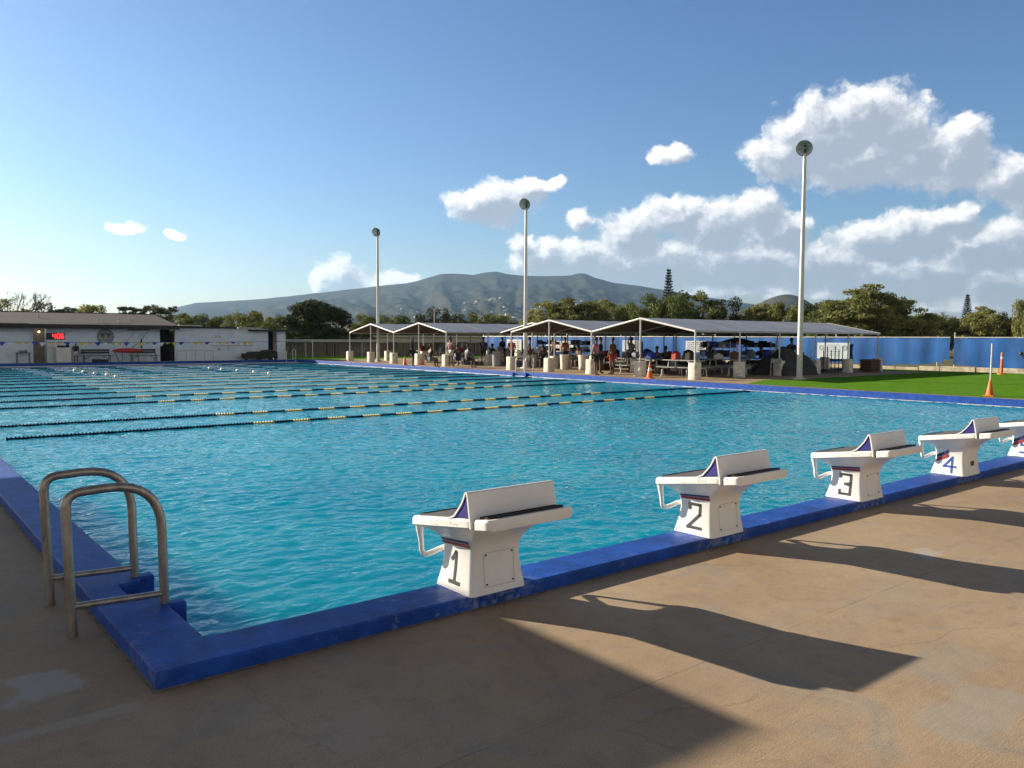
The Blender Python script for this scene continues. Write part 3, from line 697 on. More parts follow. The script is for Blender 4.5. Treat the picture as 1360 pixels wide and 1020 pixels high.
m = MB(); m.box(15.95,17.5,-.7,-.32,2.41,2.50); m.build('roof_edge_board', M_pale, root)
m = MB(); m.box(20.0,21.7,-.75,-.55,2.28,2.38); m.build('roof_edge_board', M_pale, root)
m = MB(); m.box(-9,7.1,-.02,-.003,1.98,2.02)
for i in range(5): m.box(15.95+i*.62,15.98+i*.62,-.02,-.003,.05,.72)
m.box(15.95,18.46,-.02,-.003,.70,.73); m.box(18.3,21.3,-.05,-.003,1.03,1.09); m.box(19.5,19.56,-.04,-.003,.72,1.03); m.box(18.75,18.98,-.05,-.003,.74,.88); m.box(18.6,18.72,-.03,-.003,1.6,1.78); m.box(18.85,18.97,-.03,-.003,1.6,1.78)
m.build('wall_fitting', M_line, root)
m = MB(); m.lathe([(.03,0),(.05,.04),(.04,.1)], 8, (7.75,.6,1.9)); m.build('wall_lamp', mat('lit_lamp', (.9,.85,.7), emit=(1,.85,.6), est=6), root)
# clock
root = thing('digital_clock', 'black wall clock glowing red with the time 4:06', 'clock', (8.36, YB-.08, 1.47))
m = MB(); m.box(-.32,.72,0,.075,-.0,.42); m.build('case', M_black, root, bevel=.01)
m = MB(); SEGS = {'4':'bcfg','0':'abcdef','6':'acdefg'}
def seg7(mb, ch, x, z, w, h, t):
    G = dict(a=(0,h,w,h), b=(w,h/2,w,h), c=(w,0,w,h/2), d=(0,0,w,0), e=(0,0,0,h/2), f=(0,h/2,0,h), g=(0,h/2,w,h/2))
    for s in SEGS[ch]:
        a, b, c, d = G[s]; mb.box(x+a-t/2, x+c+t/2, -.012, -.002, z+b-t/2, z+d+t/2)
seg7(m,'4',.04,.08,.13,.26,.036); seg7(m,'0',.30,.08,.13,.26,.036); seg7(m,'6',.51,.08,.13,.26,.036); m.box(.225,.25,-.012,-.002,.12,.16); m.box(.225,.25,-.012,-.002,.24,.28)
m.build('digit', mat('red_led', (.6,.02,.02), emit=(1,.03,.03), est=2.2), root)
# round emblem
root = thing('round_emblem', 'round wall seal with a dark spread winged bird and shield', 'emblem', (11.46, YB-.03, 1.67))
M_ring = mat('seal_ring', (.12,.15,.18), .8); M_seal = mat('seal_field', (.36,.40,.42), .8, var=.15, scale=9); M_gold = mat('seal_gold', (.45,.38,.18), .7)
def disc(mb, r0, r1, y, mi, n=40):
    vs = []; fs = []
    for j in range(n):
        t = 2*math.pi*j/n; vs += [(r0*math.cos(t), y, r0*math.sin(t)), (r1*math.cos(t), y, r1*math.sin(t))]
    for j in range(n):
        k = (j+1) % n; fs.append((2*j, 2*j+1, 2*k+1, 2*k))
    mb.add(vs, fs, mi)
m = MB(); m.tube([(0,.025,0),(0,0,0)], .52, 40, 0); m.build('seal_disc', M_seal, root)
m = MB(); disc(m,.48,.51,-.004,0); disc(m,.385,.40,-.004,0)
for i in range(26):
    a = R(-60+i*300/25+0-90+60); m.box(-.012,.012,-.006,-.003,.42,.46,0,Matrix.Rotation(a,4,'Y'))
m.build('ring_lettering', M_ring, root)
m = MB()
for s in (-1,1):
    m.prism([(s*.04,.16),(s*.16,.24),(s*.30,.22),(s*.35,.08),(s*.27,.10),(s*.28,-.02),(s*.20,.02),(s*.17,-.10),(s*.11,-.03),(s*.06,-.12)], lambda a,b,d:(a,d,b), -.010, -.004)
    m.prism([(s*.03,-.18),(s*.10,-.22),(s*.16,-.16),(s*.12,-.27),(s*.04,-.25)], lambda a,b,d:(a,d,b), -.010, -.004)
m.prism([(-.04,.17),(.04,.17),(.05,.26),(0,.30),(-.05,.26)], lambda a,b,d:(a,d,b), -.010, -.004)
bd = m.build('bird', M_ring, root)
m = MB(); m.prism([(-.09,.12),(.09,.12),(.09,-.04),(0,-.16),(-.09,-.04)], lambda a,b,d:(a,d,b), -.016, -.011); m.build('shield', M_gold, root)
# name board
root = thing('sign_board', 'long white sign board with dark lettering under the eave', 'sign', (12.75, YB-.06, 2.03))
m = MB(); m.box(0,1.5,0,.05,0,.30); m.build('board', M_fwhite, root)
m = MB(); random.seed(8); x = .06
while x < 1.42:
    w = random.uniform(.04,.1); m.box(x,x+w,-.006,-.002,.05,random.uniform(.12,.17), 0 if x < .95 else 1); x += w+.02
m.build('lettering', [M_navy, M_red], root)
# benches
def bench(loc, label, rz=0):
    root = thing('bench', label, 'bench', loc, rz, 'benches against the building')
    m = MB()
    for k in range(3): m.box(-.95,.95,-.02-.13*k-.11,-.02-.13*k,.42,.45)
    m.build('seat', M_tarp, root)
    m = MB()
    for k in range(2): m.box(-.9,.75,.03,.055,.58+.15*k,.70+.15*k)
    m.build('backrest', M_tarp, root)
    for x in (-.75,.75):
        m = MB(); m.tube([(x,-.35,0),(x,-.28,.42)], .025, 6); m.tube([(x,.12,0),(x,.03,.42),(x,.06,.86)], .025, 6); m.tube([(x*.5,-.1,.42),(x,-.1,.18)], .02, 6); m.build('leg', M_black, root)
    return root
bench((10.75,YB-.7,0), 'dark slatted bench left of the red rescue board')
bench((13.6,YB-.7,0), 'dark slatted bench behind the red rescue board')
m = MB(); m.box(-.28,.25,-.15,.15,0,.22); m.box(.3,.62,-.15,.15,.0,.2)
tag(m.build('bag', M_black, loc=(10.75,YB-.9,.0), bevel=.04), 'black bag on the ground under the left bench', 'bag')
root = thing('storage_cabinet', 'white two door cabinet beside the seated swimmer under the clock', 'cabinet', (8.9, YB-.35, 0))
m = MB(); m.box(-.42,.42,-.25,.25,.02,.96); m.build('cabinet_body', M_wall, root, bevel=.01); m = MB(); m.box(-.40,-.01,-.265,-.252,.05,.93); m.box(.01,.40,-.265,-.252,.05,.93); m.build('door', M_fwhite, root)
m = MB(); m.box(-.3,.1,-.15,.1,.965,1.1); m.ell((.25,0,1.06),.12,.12,.1); tag(m.build('equipment_pile', M_black, loc=(8.9,YB-.35,0)), 'dark gear piled on top of the white cabinet', 'gear')
m = MB(); m.tube([(0,0,0),(0,0,1.0)],.03,8); m.box(-.15,.15,-.1,.1,1.0,1.06); m.box(-.1,.1,-.1,.1,0,.03)
tag(m.build('stand', M_yel, loc=(8.3,YB-.4,0)), 'thin yellow topped stand left of the white cabinet', 'stand')
root = thing('side_table', 'dark table with odds and ends against the left wall', 'table', (6.7, YB-.5, 0))
m = MB(); m.box(-.38,.38,-.25,.25,.62,.66); m.build('tabletop', M_black, root)
for x in (-.33,.33):
    m = MB(); m.tube([(x,-.2,0),(x,-.2,.62)],.02,6); m.tube([(x,.2,0),(x,.2,.62)],.02,6); m.build('leg', M_black, root)
m = MB(); m.ell((-.1,0,.74),.16,.12,.08); m.ell((.15,0,.76),.1,.1,.1); tag(m.build('equipment_pile', M_rubber, loc=(6.7,YB-.5,0)), 'small grey bundle lying on the dark table', 'gear')
root = thing('rescue_board', 'long red rescue board propped in front of the right bench', 'rescue board', (12.5, YB-1.25, 0))
m = MB(); m.ell((0,0,.76),.95,.09,.16,16,8); m.build('hull', M_redb, root, smooth=True)
m = MB(); m.tube([(-.8,-.05,.7),(-.55,-.15,0)],.02,6); m.tube([(-.3,.1,.7),(-.3,.2,0)],.02,6); m.tube([(.6,.0,.7),(.7,.1,0)],.02,6); m.build('leg', M_black, root)
root = thing('life_hook', 'black rescue pole ending in a ring above the red board', 'rescue pole', (13.4, YB-1.0, 0))
m = MB(); m.tube([(-.6,0,.95),(0,0,1.35),(.02,0,1.5)],.02,6); m.tube([(.0,0,.9),(.02,0,1.52)],.05,8); m.build('pole', M_black, root)
m = MB(); m.tube([(.15*math.cos(2*math.pi*i/16),0,1.67+.15*math.sin(2*math.pi*i/16)) for i in range(17)],.014,6,cap=False); m.build('ring', M_black, root)
root = thing('guy_rope', 'two thin dark ropes hanging from the sign board down to the rescue board', 'rope', (13,YB-.3,0))
m = MB(); m.tube([(.2,0,2.0),(-.7,-.4,1.0)],.012,5); m.build('strand', M_black, root); m = MB(); m.tube([(1.0,0,2.0),(.4,-.4,1.35)],.012,5); m.build('strand', M_black, root)
def cart(loc, label, sc):
    root = thing('equipment_cart', label, 'cart', loc, 0, 'dark carts by the right wall'); m = MB(); m.box(-.6*sc,.6*sc,-.3,.3,.12,.5*sc); m.ell((.1,0,.5*sc),.5*sc,.25,.14); m.build('load', M_tarp, root, bevel=.03)
    for x in (-.45*sc,.45*sc):
        m = MB(); m.tube([(x,-.3,.1),(x,-.24,.1)],.1,10); m.build('wheel', M_black, root)
    m = MB(); m.tube([(-.6*sc,-.2,.3),(-1.1*sc,-.2,.2)],.02,6); m.build('handle', M_black, root)
cart((20.9,YB-.7,0), 'low dark equipment cart against the right wall', 1.); cart((22.1,YB-.6,0), 'taller dark cart by the doorway at the end of the wall', 1.25)

# wooden slat fence with pale top rail
root = thing('wooden_fence', 'dark weathered slat fence with a pale board along its top', 'fence', (0,0,0))
a = Vector((24.4,60.0,0)); b_ = Vector((58.,58.,0)); d = (b_-a).normalized(); nn_ = 240; L = (b_-a).length; random.seed(2)
m = MB(); perp = Vector((-d.y,d.x,0))
for i in range(nn_):
    p = a+d*(L*i/nn_); q = a+d*(L*(i+.86)/nn_); h = 1.22+random.uniform(-.02,.02); o_ = perp*random.uniform(-.02,.02)
    m.add([p+o_,q+o_,q+o_+Vector((0,0,h)),p+o_+Vector((0,0,h)),p+o_+perp*.02,q+o_+perp*.02,q+o_+perp*.02+Vector((0,0,h)),p+o_+perp*.02+Vector((0,0,h))],[(0,1,2,3),(4,7,6,5),(0,3,7,4),(1,5,6,2),(3,2,6,7)])
m.build('slat_panel', M_wood, root)
rot = Matrix.Translation(a) @ Matrix.Rotation(math.atan2(d.y,d.x),4,'Z')
m = MB(); m.box(-.5,L,-.35,.25,1.27,1.50,0,rot); m.build('top_board', M_pale, root)
for i in range(13):
    m = MB(); m.box(L*i/13+1,L*i/13+1.1,-.1,-.03,0,1.27,0,rot); m.build('post', M_pale if i%2 else M_wood, root)
# cream outbuilding pieces behind far tents
root = thing('outbuilding', 'cream low outbuilding with dark openings behind the far tents', 'building', (46.5,62,0), R(-35))
m = MB(); m.box(-9,6,0,5,0,1.7); m.build('wall', mat('cream_wall',(.55,.48,.33),.85,var=.1), root)
m = MB(); m.box(-9.4,6.4,-.4,5.4,1.72,1.9); m.build('roof', M_pale, root)
for i in range(6):
    m = MB(); m.box(-8+i*2.3,-7+i*2.3,-.02,.1,.5,1.45); m.build('window', M_dark, root)

# ------------------------------------------------------------------ tents
def make_tent(y0, x0, x1, label, left_post=True):
    y1 = y0+6.1; yc = y0+3.05; ze, zr = 2.02, 2.60
    root = thing('shade_tent', label, 'shade tent', (x0, yc, 0), 0, 'gabled shade tents beside the pool'); Lx = x1-x0
    m = MB(); th = .03; rid = random.Random(int(y0*10)); n = int(Lx/1.0)
    for s in (-1, 1):
        for i in range(n):
            a, b = Lx*i/n, Lx*(i+1)/n; dz = .0
            vs = [(a,s*3.05,ze),(b,s*3.05,ze),(b,0,zr),(a,0,zr)]
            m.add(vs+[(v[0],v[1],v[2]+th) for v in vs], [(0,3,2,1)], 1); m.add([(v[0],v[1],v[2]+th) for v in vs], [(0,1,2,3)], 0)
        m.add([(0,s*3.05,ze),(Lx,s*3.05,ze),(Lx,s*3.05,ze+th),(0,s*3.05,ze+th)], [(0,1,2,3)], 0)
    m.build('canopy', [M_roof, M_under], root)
    for i in range(1, int(Lx/3.1)+1):
        m = MB()
        for s in (-1, 1):
            m.add([(i*3.1-.05,s*3.05,ze+th+.004),(i*3.1+.05,s*3.05,ze+th+.004),(i*3.1+.05,0,zr+th+.004),(i*3.1-.05,0,zr+th+.004)], [(0,1,2,3)])
        m.build('seam', M_seam, root)
    for xx, nm in ((0,'front_frame'),(Lx,'rear_frame')):
        m = MB(); m.tube([(xx,-3.05,ze),(xx,0,zr)], .045, 8); m.tube([(xx,3.05,ze),(xx,0,zr)], .045, 8); m.build(nm, M_wpost, root, smooth=True)
    m = MB()
    for y, z in ((-3.05,ze-.02),(3.05,ze-.02),(0,zr-.05)): m.tube([(0,y,z),(Lx,y,z)], .03, 6)
    for i in range(1,5): m.tube([(i*3.1,-3.05,ze-.02),(i*3.1,0,zr-.05),(i*3.1,3.05,ze-.02)], .02, 5)
    m.build('purlin', M_galv, root)
    pos = []
    for i in range(0, int(Lx/3.1)+1):
        xx = min(i*3.1, Lx)
        pos.append((xx,-3.05)); 
        if left_post: pos.append((xx,3.05))
        if i == 0 or i == int(Lx/3.1): pos.append((xx,0))
    for (xx, y) in pos:
        m = MB(); m.tube([(xx,y,.6),(xx,y,ze if y else zr)], .036, 8); m.build('post', M_wpost, root, smooth=True)
        m = MB(); jj = .21; P = rrect(jj,-jj,jj,.06,3); k = len(P); rings = []
        for sc, z in ((1.0,0),(1.0,.04),(.97,.66),(.93,.70)): rings += [(xx+a*sc, y+b*sc, z) for a, b in P]
        m.add(rings, [(i*k+j,i*k+(j+1)%k,(i+1)*k+(j+1)%k,(i+1)*k+j) for i in range(3) for j in range(k)]+[tuple(range(3*k,4*k))]); m.build('concrete_footing', M_foot, root, smooth=True, ang=50)
    return root
make_tent(41.95, 26.1, 41.8, 'farthest gabled shade tent, next to the slat fence')
make_tent(35.85, 26.1, 41.8, 'second farthest gabled shade tent', False)
make_tent(29.72, 30.2, 41.8, 'gabled shade tent set back from the pool edge, behind the middle light pole', False)
make_tent(23.57, 26.1, 41.8, 'second nearest gabled shade tent, right of the middle light pole')
make_tent(17.42, 26.1, 41.8, 'nearest gabled shade tent with picnic tables under it', False)

# ------------------------------------------------------------------ light poles
def pole(loc, h, label):
    root = thing('light_pole', label, 'light pole', loc, 0, 'tall floodlight poles')
    m = MB(); m.tube([(0,0,0),(0,0,h*.5),(0,0,h)], [.125,.095,.07], 14); m.build('pole', M_pole, root, smooth=True, ang=60)
    m = MB(); m.box(-.2,.2,-.2,.2,0,.05); m.tube([(0,0,.05),(0,0,.12)], .17, 12); m.build('base_plate', M_galv, root)
    nrm = Vector((-.80,-.34,-.42)).normalized(); q = nrm.to_track_quat('Z','Y').to_matrix().to_4x4(); xf = Matrix.Translation((-.13,-.05,h+.2)) @ q
    m = MB(); m.lathe([(.05,-.32),(.14,-.28),(.25,-.14),(.31,.0),(.33,.02),(.31,.03),(.29,.01),(.22,-.12),(.1,-.2),(.02,-.22)], 20, xf=xf); hd = m.build('floodlight', mat('aluminium_reflector',(.66,.70,.68),.35,metal=.35), root, smooth=True, ang=60)
    m = MB(); m.lathe([(.325,.018),(.338,.03),(.325,.042),(.312,.03)], 24, xf=xf); m.v = m.v; m.f = m.f[:-2]; m.build('rim', M_black, hd, smooth=True)
    m = MB(); m.lathe([(.03,-.2),(.05,-.1),(.06,-.04),(.02,.0)], 10, xf=xf); m.build('bulb', mat('floodlight_glass',(.30,.38,.35),.2), hd, smooth=True)
    m = MB(); m.tube([(0,0,h-.05),(.02,.0,h+.25),(-.02,0,h+.34)], .035, 8); m.ell((.07,.02,h+.36),.05,.05,.05); m.build('bracket', M_black, root)
    return root
pole((29.9,14.9,0), 9.45, 'tallest looking white light pole, standing on the grass at the right')
pole((28.1,30.9,0), 8.95, 'white light pole in the middle, between the tents')
pole((27.4,46.3,0), 8.85, 'farthest and smallest light pole on the left')

# ------------------------------------------------------------------ blue windscreen fence
def screen_fence(xa, ya, xb, yb, label, tear=False, seed=1):
    root = thing('windscreen_fence', label, 'fence', (0,0,0), 0, 'blue windscreen fences'); rnd = random.Random(seed)
    a = Vector((xa,ya,0)); b = Vector((xb,yb,0)); L = (b-a).length; d = (b-a)/L; p = Vector((-d.y,d.x,0)); n = int(L*4); rows = 6; vs = []; fs = []
    ph = [rnd.uniform(0,6) for _ in range(6)]
    for i in range(n+1):
        s = L*i/n; post = abs(math.sin(math.pi*s/3.0))
        for j in range(rows+1):
            z0 = .28+.05*math.sin(s*.9+ph[0])+.03*math.sin(s*2.3+ph[1]); z1 = 1.80+.015*math.sin(s*1.3+ph[2])
            if tear and s > L-1.6: z0 += (s-L+1.6)*.25*abs(math.sin(s*7))
            z = z0+(z1-z0)*j/rows; bulge = .07*post*math.sin(math.pi*j/rows)+.035*math.sin(s*2.1+ph[3]+z*1.5)*(1-j/rows)+.02*math.sin(s*5.3+ph[4])
            v = a+d*s+p*(-bulge); vs.append((v.x,v.y,z))
    for i in range(n):
        for j in range(rows): q = i*(rows+1)+j; fs.append((q,q+rows+1,q+rows+2,q+1))
    m = MB(); m.add(vs, fs); m.build('screen', M_screen, root, smooth=True, ang=80)
    m = MB(); m.tube([a+Vector((0,0,1.84)), b+Vector((0,0,1.84))], .03, 6); m.build('top_rail', M_galv, root)
    k = int(L/3.0)
    for i in range(k+1):
        q = a+d*min(L, 3.0*i)+p*.09*-1*-1; hh = 1.9 if i % 3 else 2.12
        m = MB(); m.tube([q, q+Vector((0,0,hh))], .032, 6); m.build('post', M_galv, root)
screen_fence(45.4,58.,45.4,15.3, 'long blue fabric windscreen fence behind the shade tents', True, 3)
screen_fence(45.4,15.1,45.4,-30, 'blue fabric windscreen fence at the right edge behind the lawn', False, 7)
# rubble kerb under the fence
random.seed(11)
m = MB(); y = -30
while y < 50:
    w = random.uniform(.8,2.4); m.box(45.0+random.uniform(0,.1),45.35,y,y+w-.03,-.02,random.uniform(.15,.26)); y += w
m.build('kerb', M_limest, bevel=.02); struct(bpy.data.objects['kerb'])
# banners on the fence
def banner(y0, y1, z0, z1, label, kind):
    root = thing('banner', label, 'banner', (45.26, (y0+y1)/2, (z0+z1)/2), 0, 'banners tied to the blue fence'); w = abs(y1-y0)/2; h = (z1-z0)/2
    m = MB(); m.box(-.012,.012,-w,w,-h,h); m.build('sheet', mat('banner_white',(.55,.63,.68) if kind==3 else (.62,.64,.62),.6,var=.08), root); rnd = random.Random(kind)
    m = MB()
    if kind == 3:
        for s in (-1,1):
            vs=[]; cy=s*w*.72; n=18
            for rr in (.16,.10):
                m.add([(-.016,cy+rr*math.cos(2*math.pi*j/n),h*.35+rr*math.sin(2*math.pi*j/n)) for j in range(n)]+[(-.016,cy+(rr-.03)*math.cos(2*math.pi*j/n),h*.35+(rr-.03)*math.sin(2*math.pi*j/n)) for j in range(n)],[(j,(j+1)%n,n+(j+1)%n,n+j) for j in range(n)],1 if rr>.12 else 0)
        for r_ in range(6):
            z = h*.7-r_*h*.26; ww = w*(.45 if r_ else .42); y = -ww
            while y < ww:
                l = rnd.uniform(.05,.14); m.box(-.018,-.014,y,min(ww,y+l),z-.02,z+.02,0); y += l+.03
    else:
        for r_ in range(5):
            z = h*.7-r_*h*.34; y = -w*.85
            while y < w*.85:
                l = rnd.uniform(.06,.3); m.box(-.018,-.014,y,min(w*.87,y+l),z-.05,z+.04,rnd.choice((0,0,1))); y += l+.07
    m.build('print', [mat('banner_ink',(.22,.30,.42),.6), M_redb if kind==2 else mat('banner_ink_dark',(.1,.12,.16),.6)], root)
banner(52,54.1,.44,1.56,'tall whitish banner on the fence seen through the middle tents',1); banner(45.2,48.6,.55,1.46,'white banner with dark lines, just right of the middle light pole',2)
banner(37.9,39.6,.7,1.55,'white banner seen under the second nearest tent',4); banner(31.6,33.4,.75,1.55,'white banner behind the boxes under the nearest tent',5)
banner(21.,23.1,.52,1.50,'pale blue banner with two round emblems beside the tallest light pole',3)

# ------------------------------------------------------------------ cones, poles and small things
def cone(loc, h, label, band=True, pole_h=0):
    root = thing('traffic_cone', label, 'traffic cone', loc, 0, 'orange traffic cones')
    m = MB(); m.lathe([(h*.26,.03),(h*.22,.05),(h*.055,h),(h*.03,h+.005)], 16); m.box(-h*.3,h*.3,-h*.3,h*.3,0,.03); m.build('cone_body', M_orange, root, smooth=True, ang=40)
    if band:
        f = lambda z: h*.22+(h*.055-h*.22)*(z-.05)/(h-.05)+.004
        m = MB(); m.lathe([(f(h*.55),h*.55),(f(h*.75),h*.75)], 16); m.build('white_band', M_refl, root, smooth=True)
    if pole_h:
        m = MB(); m.tube([(0,0,h*.9),(.03,0,pole_h)], .022, 8); m.build('pole', M_wpost, root, smooth=True)
cone((24.6,38.1,0), .55, 'orange cone on the deck in front of the farthest tents', False); cone((26.2,38.6,0), .45, 'small orange cone lying low between far tent footings', False)
cone((25.2,19.1,0), .6, 'orange cone with white band before the picnic tables'); cone((25.7,5.9,0), .5, 'orange cone holding a tall white pole at the lawn edge', False, 1.6)
root = thing('delineator_post', 'tall orange delineator post with white bands on the far lawn', 'delineator', (43.2,11.9,0))
m = MB(); m.lathe([(.2,0),(.19,.05),(.07,.08),(.055,1.0),(.03,1.1)], 14); m.build('post_body', M_orange, root, smooth=True, ang=40); m = MB(); m.lathe([(.062,.78),(.061,.88)], 14); m.build('white_band', M_refl, root)
root = thing('leaning_post', 'black post leaning against the blue fence at the right edge', 'post', (44.6,11.6,0)); m = MB(); m.tube([(0,-.8,.1),(.2,.0,1.0)], .07, 8); m.build('shaft', M_black, root); m = MB(); m.ell((.2,0,1.03),.1,.1,.09); m.build('cap', M_black, root)
m = MB(); m.ell((0,0,.12),.13,.13,.12,12,8); tag(m.build('ball', M_fwhite, loc=(28.7,17.0,0), smooth=True), 'white ball beside a tent footing', 'ball')
def picnic(loc, rz, label, first=[]):
    if first: return dup(first[0], loc, rz, label)
    root = thing('picnic_table', label, 'picnic table', loc, rz, 'picnic tables under the tents')
    m = MB(); m.box(-.95,.95,-.36,.36,.72,.76); m.build('tabletop', M_tablewood, root, bevel=.008)
    for s in (-1,1):
        m = MB(); m.box(-.95,.95,s*.68-.13,s*.68+.13,.42,.455); m.build('bench_seat', M_tablewood, root, bevel=.008)
    for x in (-.7,.7):
        for s in (-1,1):
            m = MB(); m.tube(arc([(x,s*.72,0),(x,s*.66,.40),(x,s*.25,.40),(x,s*.22,.72)],.08,4),.026,7); m.build('leg_frame', M_galv, root, smooth=True)
    first.append(root); return root
TB = [(27.6,19.2,90,'grey picnic table at the front of the nearest tent, beside the cone'),(27.7,21.8,90,'grey picnic table at the front left of the nearest tent'),(30.6,19.2,90,'grey picnic table in the second row of the nearest tent'),
      (30.8,22.2,90,'grey picnic table deep in the left side of the nearest tent'),(33.6,19.4,90,'grey picnic table in the middle of the nearest tent'),(36.5,19.3,90,'grey picnic table near the back of the nearest tent'),
      (29.3,25.4,90,'grey picnic table on the right side of the second nearest tent'),(32.5,26.4,90,'grey picnic table at the back of the second nearest tent'),(31,33.5,0,'grey picnic table under the tent set back from the pool'),
      (28.6,37.6,90,'grey picnic table on the right of the second farthest tent'),(29.2,40.2,90,'grey picnic table on the left of the second farthest tent'),(33,39,90,'grey picnic table at the back of the second farthest tent'),
      (30.4,44.6,90,'grey picnic table under the farthest tent'),(34.5,30.9,90,'grey picnic table behind the middle light pole')]
for x, y, a, l in TB: picnic((x,y,0), R(a), l)
random.seed(21); CLR = [('black',M_tarp),('red',M_redb),('blue',M_fblue2),('grey',M_rubber),('brown',M_brown),('white',M_fwhite),('green',M_fgreen)]
for i, (x, y, a, l) in enumerate(TB):
    for s_ in (-1, 1):
        cn, cm = CLR[(i*2+(s_+1)//2+i//3) % 7]; ax, ay = math.cos(R(a)), math.sin(R(a)); o_ = s_*random.uniform(.3,.65)
        m = MB(); w = random.uniform(.16,.26); h = random.uniform(.2,.36); m.box(-w,w,-.13,.13,0,h); m.ell((0,0,h),w*.8,.11,.07)
        tag(m.build('sports_bag', cm, loc=(x+ax*o_, y+ay*o_, .762), bevel=.04), f'{cn} bag, {"near" if s_<0 else "far"} end of {l[12:]}', 'bag', 'bags on the picnic tables')
def bin_(loc, label, h=.85, r=.3, mt=None):
    root = thing('trash_bin', label, 'bin', loc, 0, 'bins near the tents'); m = MB(); m.lathe([(r*.85,0),(r,h),(r*.98,h),(r*.9,h*.97)], 16); m.build('bin_body', mt or M_rubber, root, smooth=True, ang=40); m = MB(); m.tube([(0,0,h),(0,0,h+.05)], r*1.04, 16); m.build('lid', mt or M_rubber, root)
bin_((28.4,33.9,0), 'grey round bin left of the middle light pole'); bin_((29,28.6,0), 'pale round bin just right of the middle light pole', .75, .26, M_foot); bin_((29.2,27.3,0), 'pale round bin beside the brown crate', .75, .3, M_foot)
root = thing('wooden_crate', 'open brown crate stack under the second nearest tent', 'crate', (30.3,27.0,0), .3); m = MB(); m.box(-.5,.5,-.4,.4,0,.75); m.build('crate_body', M_brown, root, bevel=.02); m = MB(); m.box(-.55,.55,-.45,.45,.755,.80); m.build('lid', M_brown, root)
m = MB(); m.box(-.3,.25,-.2,.2,0,.3); tag(m.build('storage_box', M_redb, loc=(36.1,17.9,0), bevel=.03), 'red box beside the tent footing behind the tallest light pole', 'box')
root = thing('wooden_crate', 'dark slatted crate between the last tent footings on the right', 'crate', (40.4,17.2,0)); m = MB()
for k in range(5): m.box(-.55,.55,-.3,.3,.03+k*.13,.12+k*.13)
m.build('slats', M_brown, root); m = MB(); m.box(-.5,.5,-.26,.26,0,.66); m.build('contents', M_dark, root)
def folding_chair(loc, rz, label):
    root = thing('folding_chair', label, 'chair', loc, rz); 
    for s in (-.22,.22):
        m = MB(); m.tube([(s,-.25,0),(s,.22,.82)],.016,6); m.tube([(s,.25,0),(s,-.2,.45)],.016,6); m.build('frame', M_galv, root)
    m = MB(); m.box(-.22,.22,-.2,.2,.43,.45); m.build('seat', M_tablewood, root); m = MB(); m.box(-.22,.22,.17,.19,.6,.8); m.build('backrest', M_tablewood, root)
folding_chair((31.7,17.2,0), R(-60), 'pale folding chair left of the tallest light pole'); folding_chair((27.6,36.6,0), R(40), 'pale folding chair under the second farthest tent')
# tarp covered heap, shelves of gear
def tarp(loc, sx, sy, sz, label, seed):
    rnd = np.random.RandomState(seed); n = 22; vs = []; fs = []
    for i in range(n+1):
        for j in range(n+1):
            u, v = i/n*2-1, j/n*2-1; e = (1-abs(u)**3.)*(1-abs(v)**3.); h = sz*(e**.5)*(.8+.2*math.sin(3*u+seed)*math.cos(4*v))+.03*rnd.rand()
            vs.append((u*sx*(1-.15*e), v*sy*(1-.15*e), max(0,h)))
    for i in range(n):
        for j in range(n): q = i*(n+1)+j; fs.append((q,q+1,q+n+2,q+n+1))
    m = MB(); m.add(vs, fs); o = m.build('tarp_heap', M_tarp, loc=loc, smooth=True, ang=70); tag(o, label, 'covered heap')
tarp((33.6,17.9,0), 1.5, .9, 1.35, 'rounded black tarp heap left of the tallest light pole', 2)
tarp((35.3,18.8,0), 1.1, .9, 1.1, 'smaller dark covered heap behind the tallest light pole', 5)
def rack(loc, rz, label, seed):
    root = thing('gear_rack', label, 'rack', loc, rz, 'racks of swim gear'); rnd = random.Random(seed)
    for z in (.3,.8,1.25):
        m = MB(); m.box(-1.,1.,-.25,.25,z,z+.03); sh = m.build('shelf', M_galv, root); m = MB(); x = -.95
        while x < .85:
            w = rnd.uniform(.12,.3); h = rnd.uniform(.12,.33); m.box(x,x+w,-.2,.2,z+.03,z+.03+h,rnd.choice((0,0,1,2,3))); x += w+.02
        m.build('gear', [M_tarp,M_rubber,M_fblue2,M_foot], sh)
    for x in (-.98,.98):
        m = MB(); m.tube([(x,-.22,0),(x,-.22,1.6)],.02,6); m.tube([(x,.22,0),(x,.22,1.6)],.02,6); m.build('upright', M_galv, root)
rack((32,20.6,0), R(80), 'loaded metal gear rack in the middle of the nearest tent', 1); rack((33.6,22.3,0), R(60), 'loaded metal gear rack at the back left of the nearest tent', 2); rack((36.8,21.6,0), R(85), 'loaded gear rack near the blue fence under the nearest tent', 3)
rack((35.5,34.2,0), R(80), 'loaded gear rack under the set back tent', 4); rack((37,39,0), R(90), 'loaded gear rack under the second farthest tent', 5)
root = thing('railing', 'row of thin dark upright bars under the pale blue banner', 'railing', (38.0,17.9,0), R(10))
for i in range(6):
    m = MB(); m.tube([(-1.5+i*.55,0,0),(-1.5+i*.55,0,1.15+.2*(i%2))],.025,6); m.build('bar', M_black, root)
m = MB(); m.box(-1.6,1.4,-.2,.2,.1,.2); m.build('base', M_black, root)
def umb(loc, label):
    root = thing('parasol', label, 'parasol', loc, 0, 'dark parasols'); m = MB(); m.lathe([(1.1,1.42),(.75,1.6),(.3,1.72),(.02,1.78)], 8); m.build('canopy', M_tarp, root); m = MB(); m.tube([(0,0,0),(0,0,1.76)],.02,6); m.build('pole', M_galv, root)
umb((34.6,21.4,0), 'dark open parasol under the nearest tent'); 

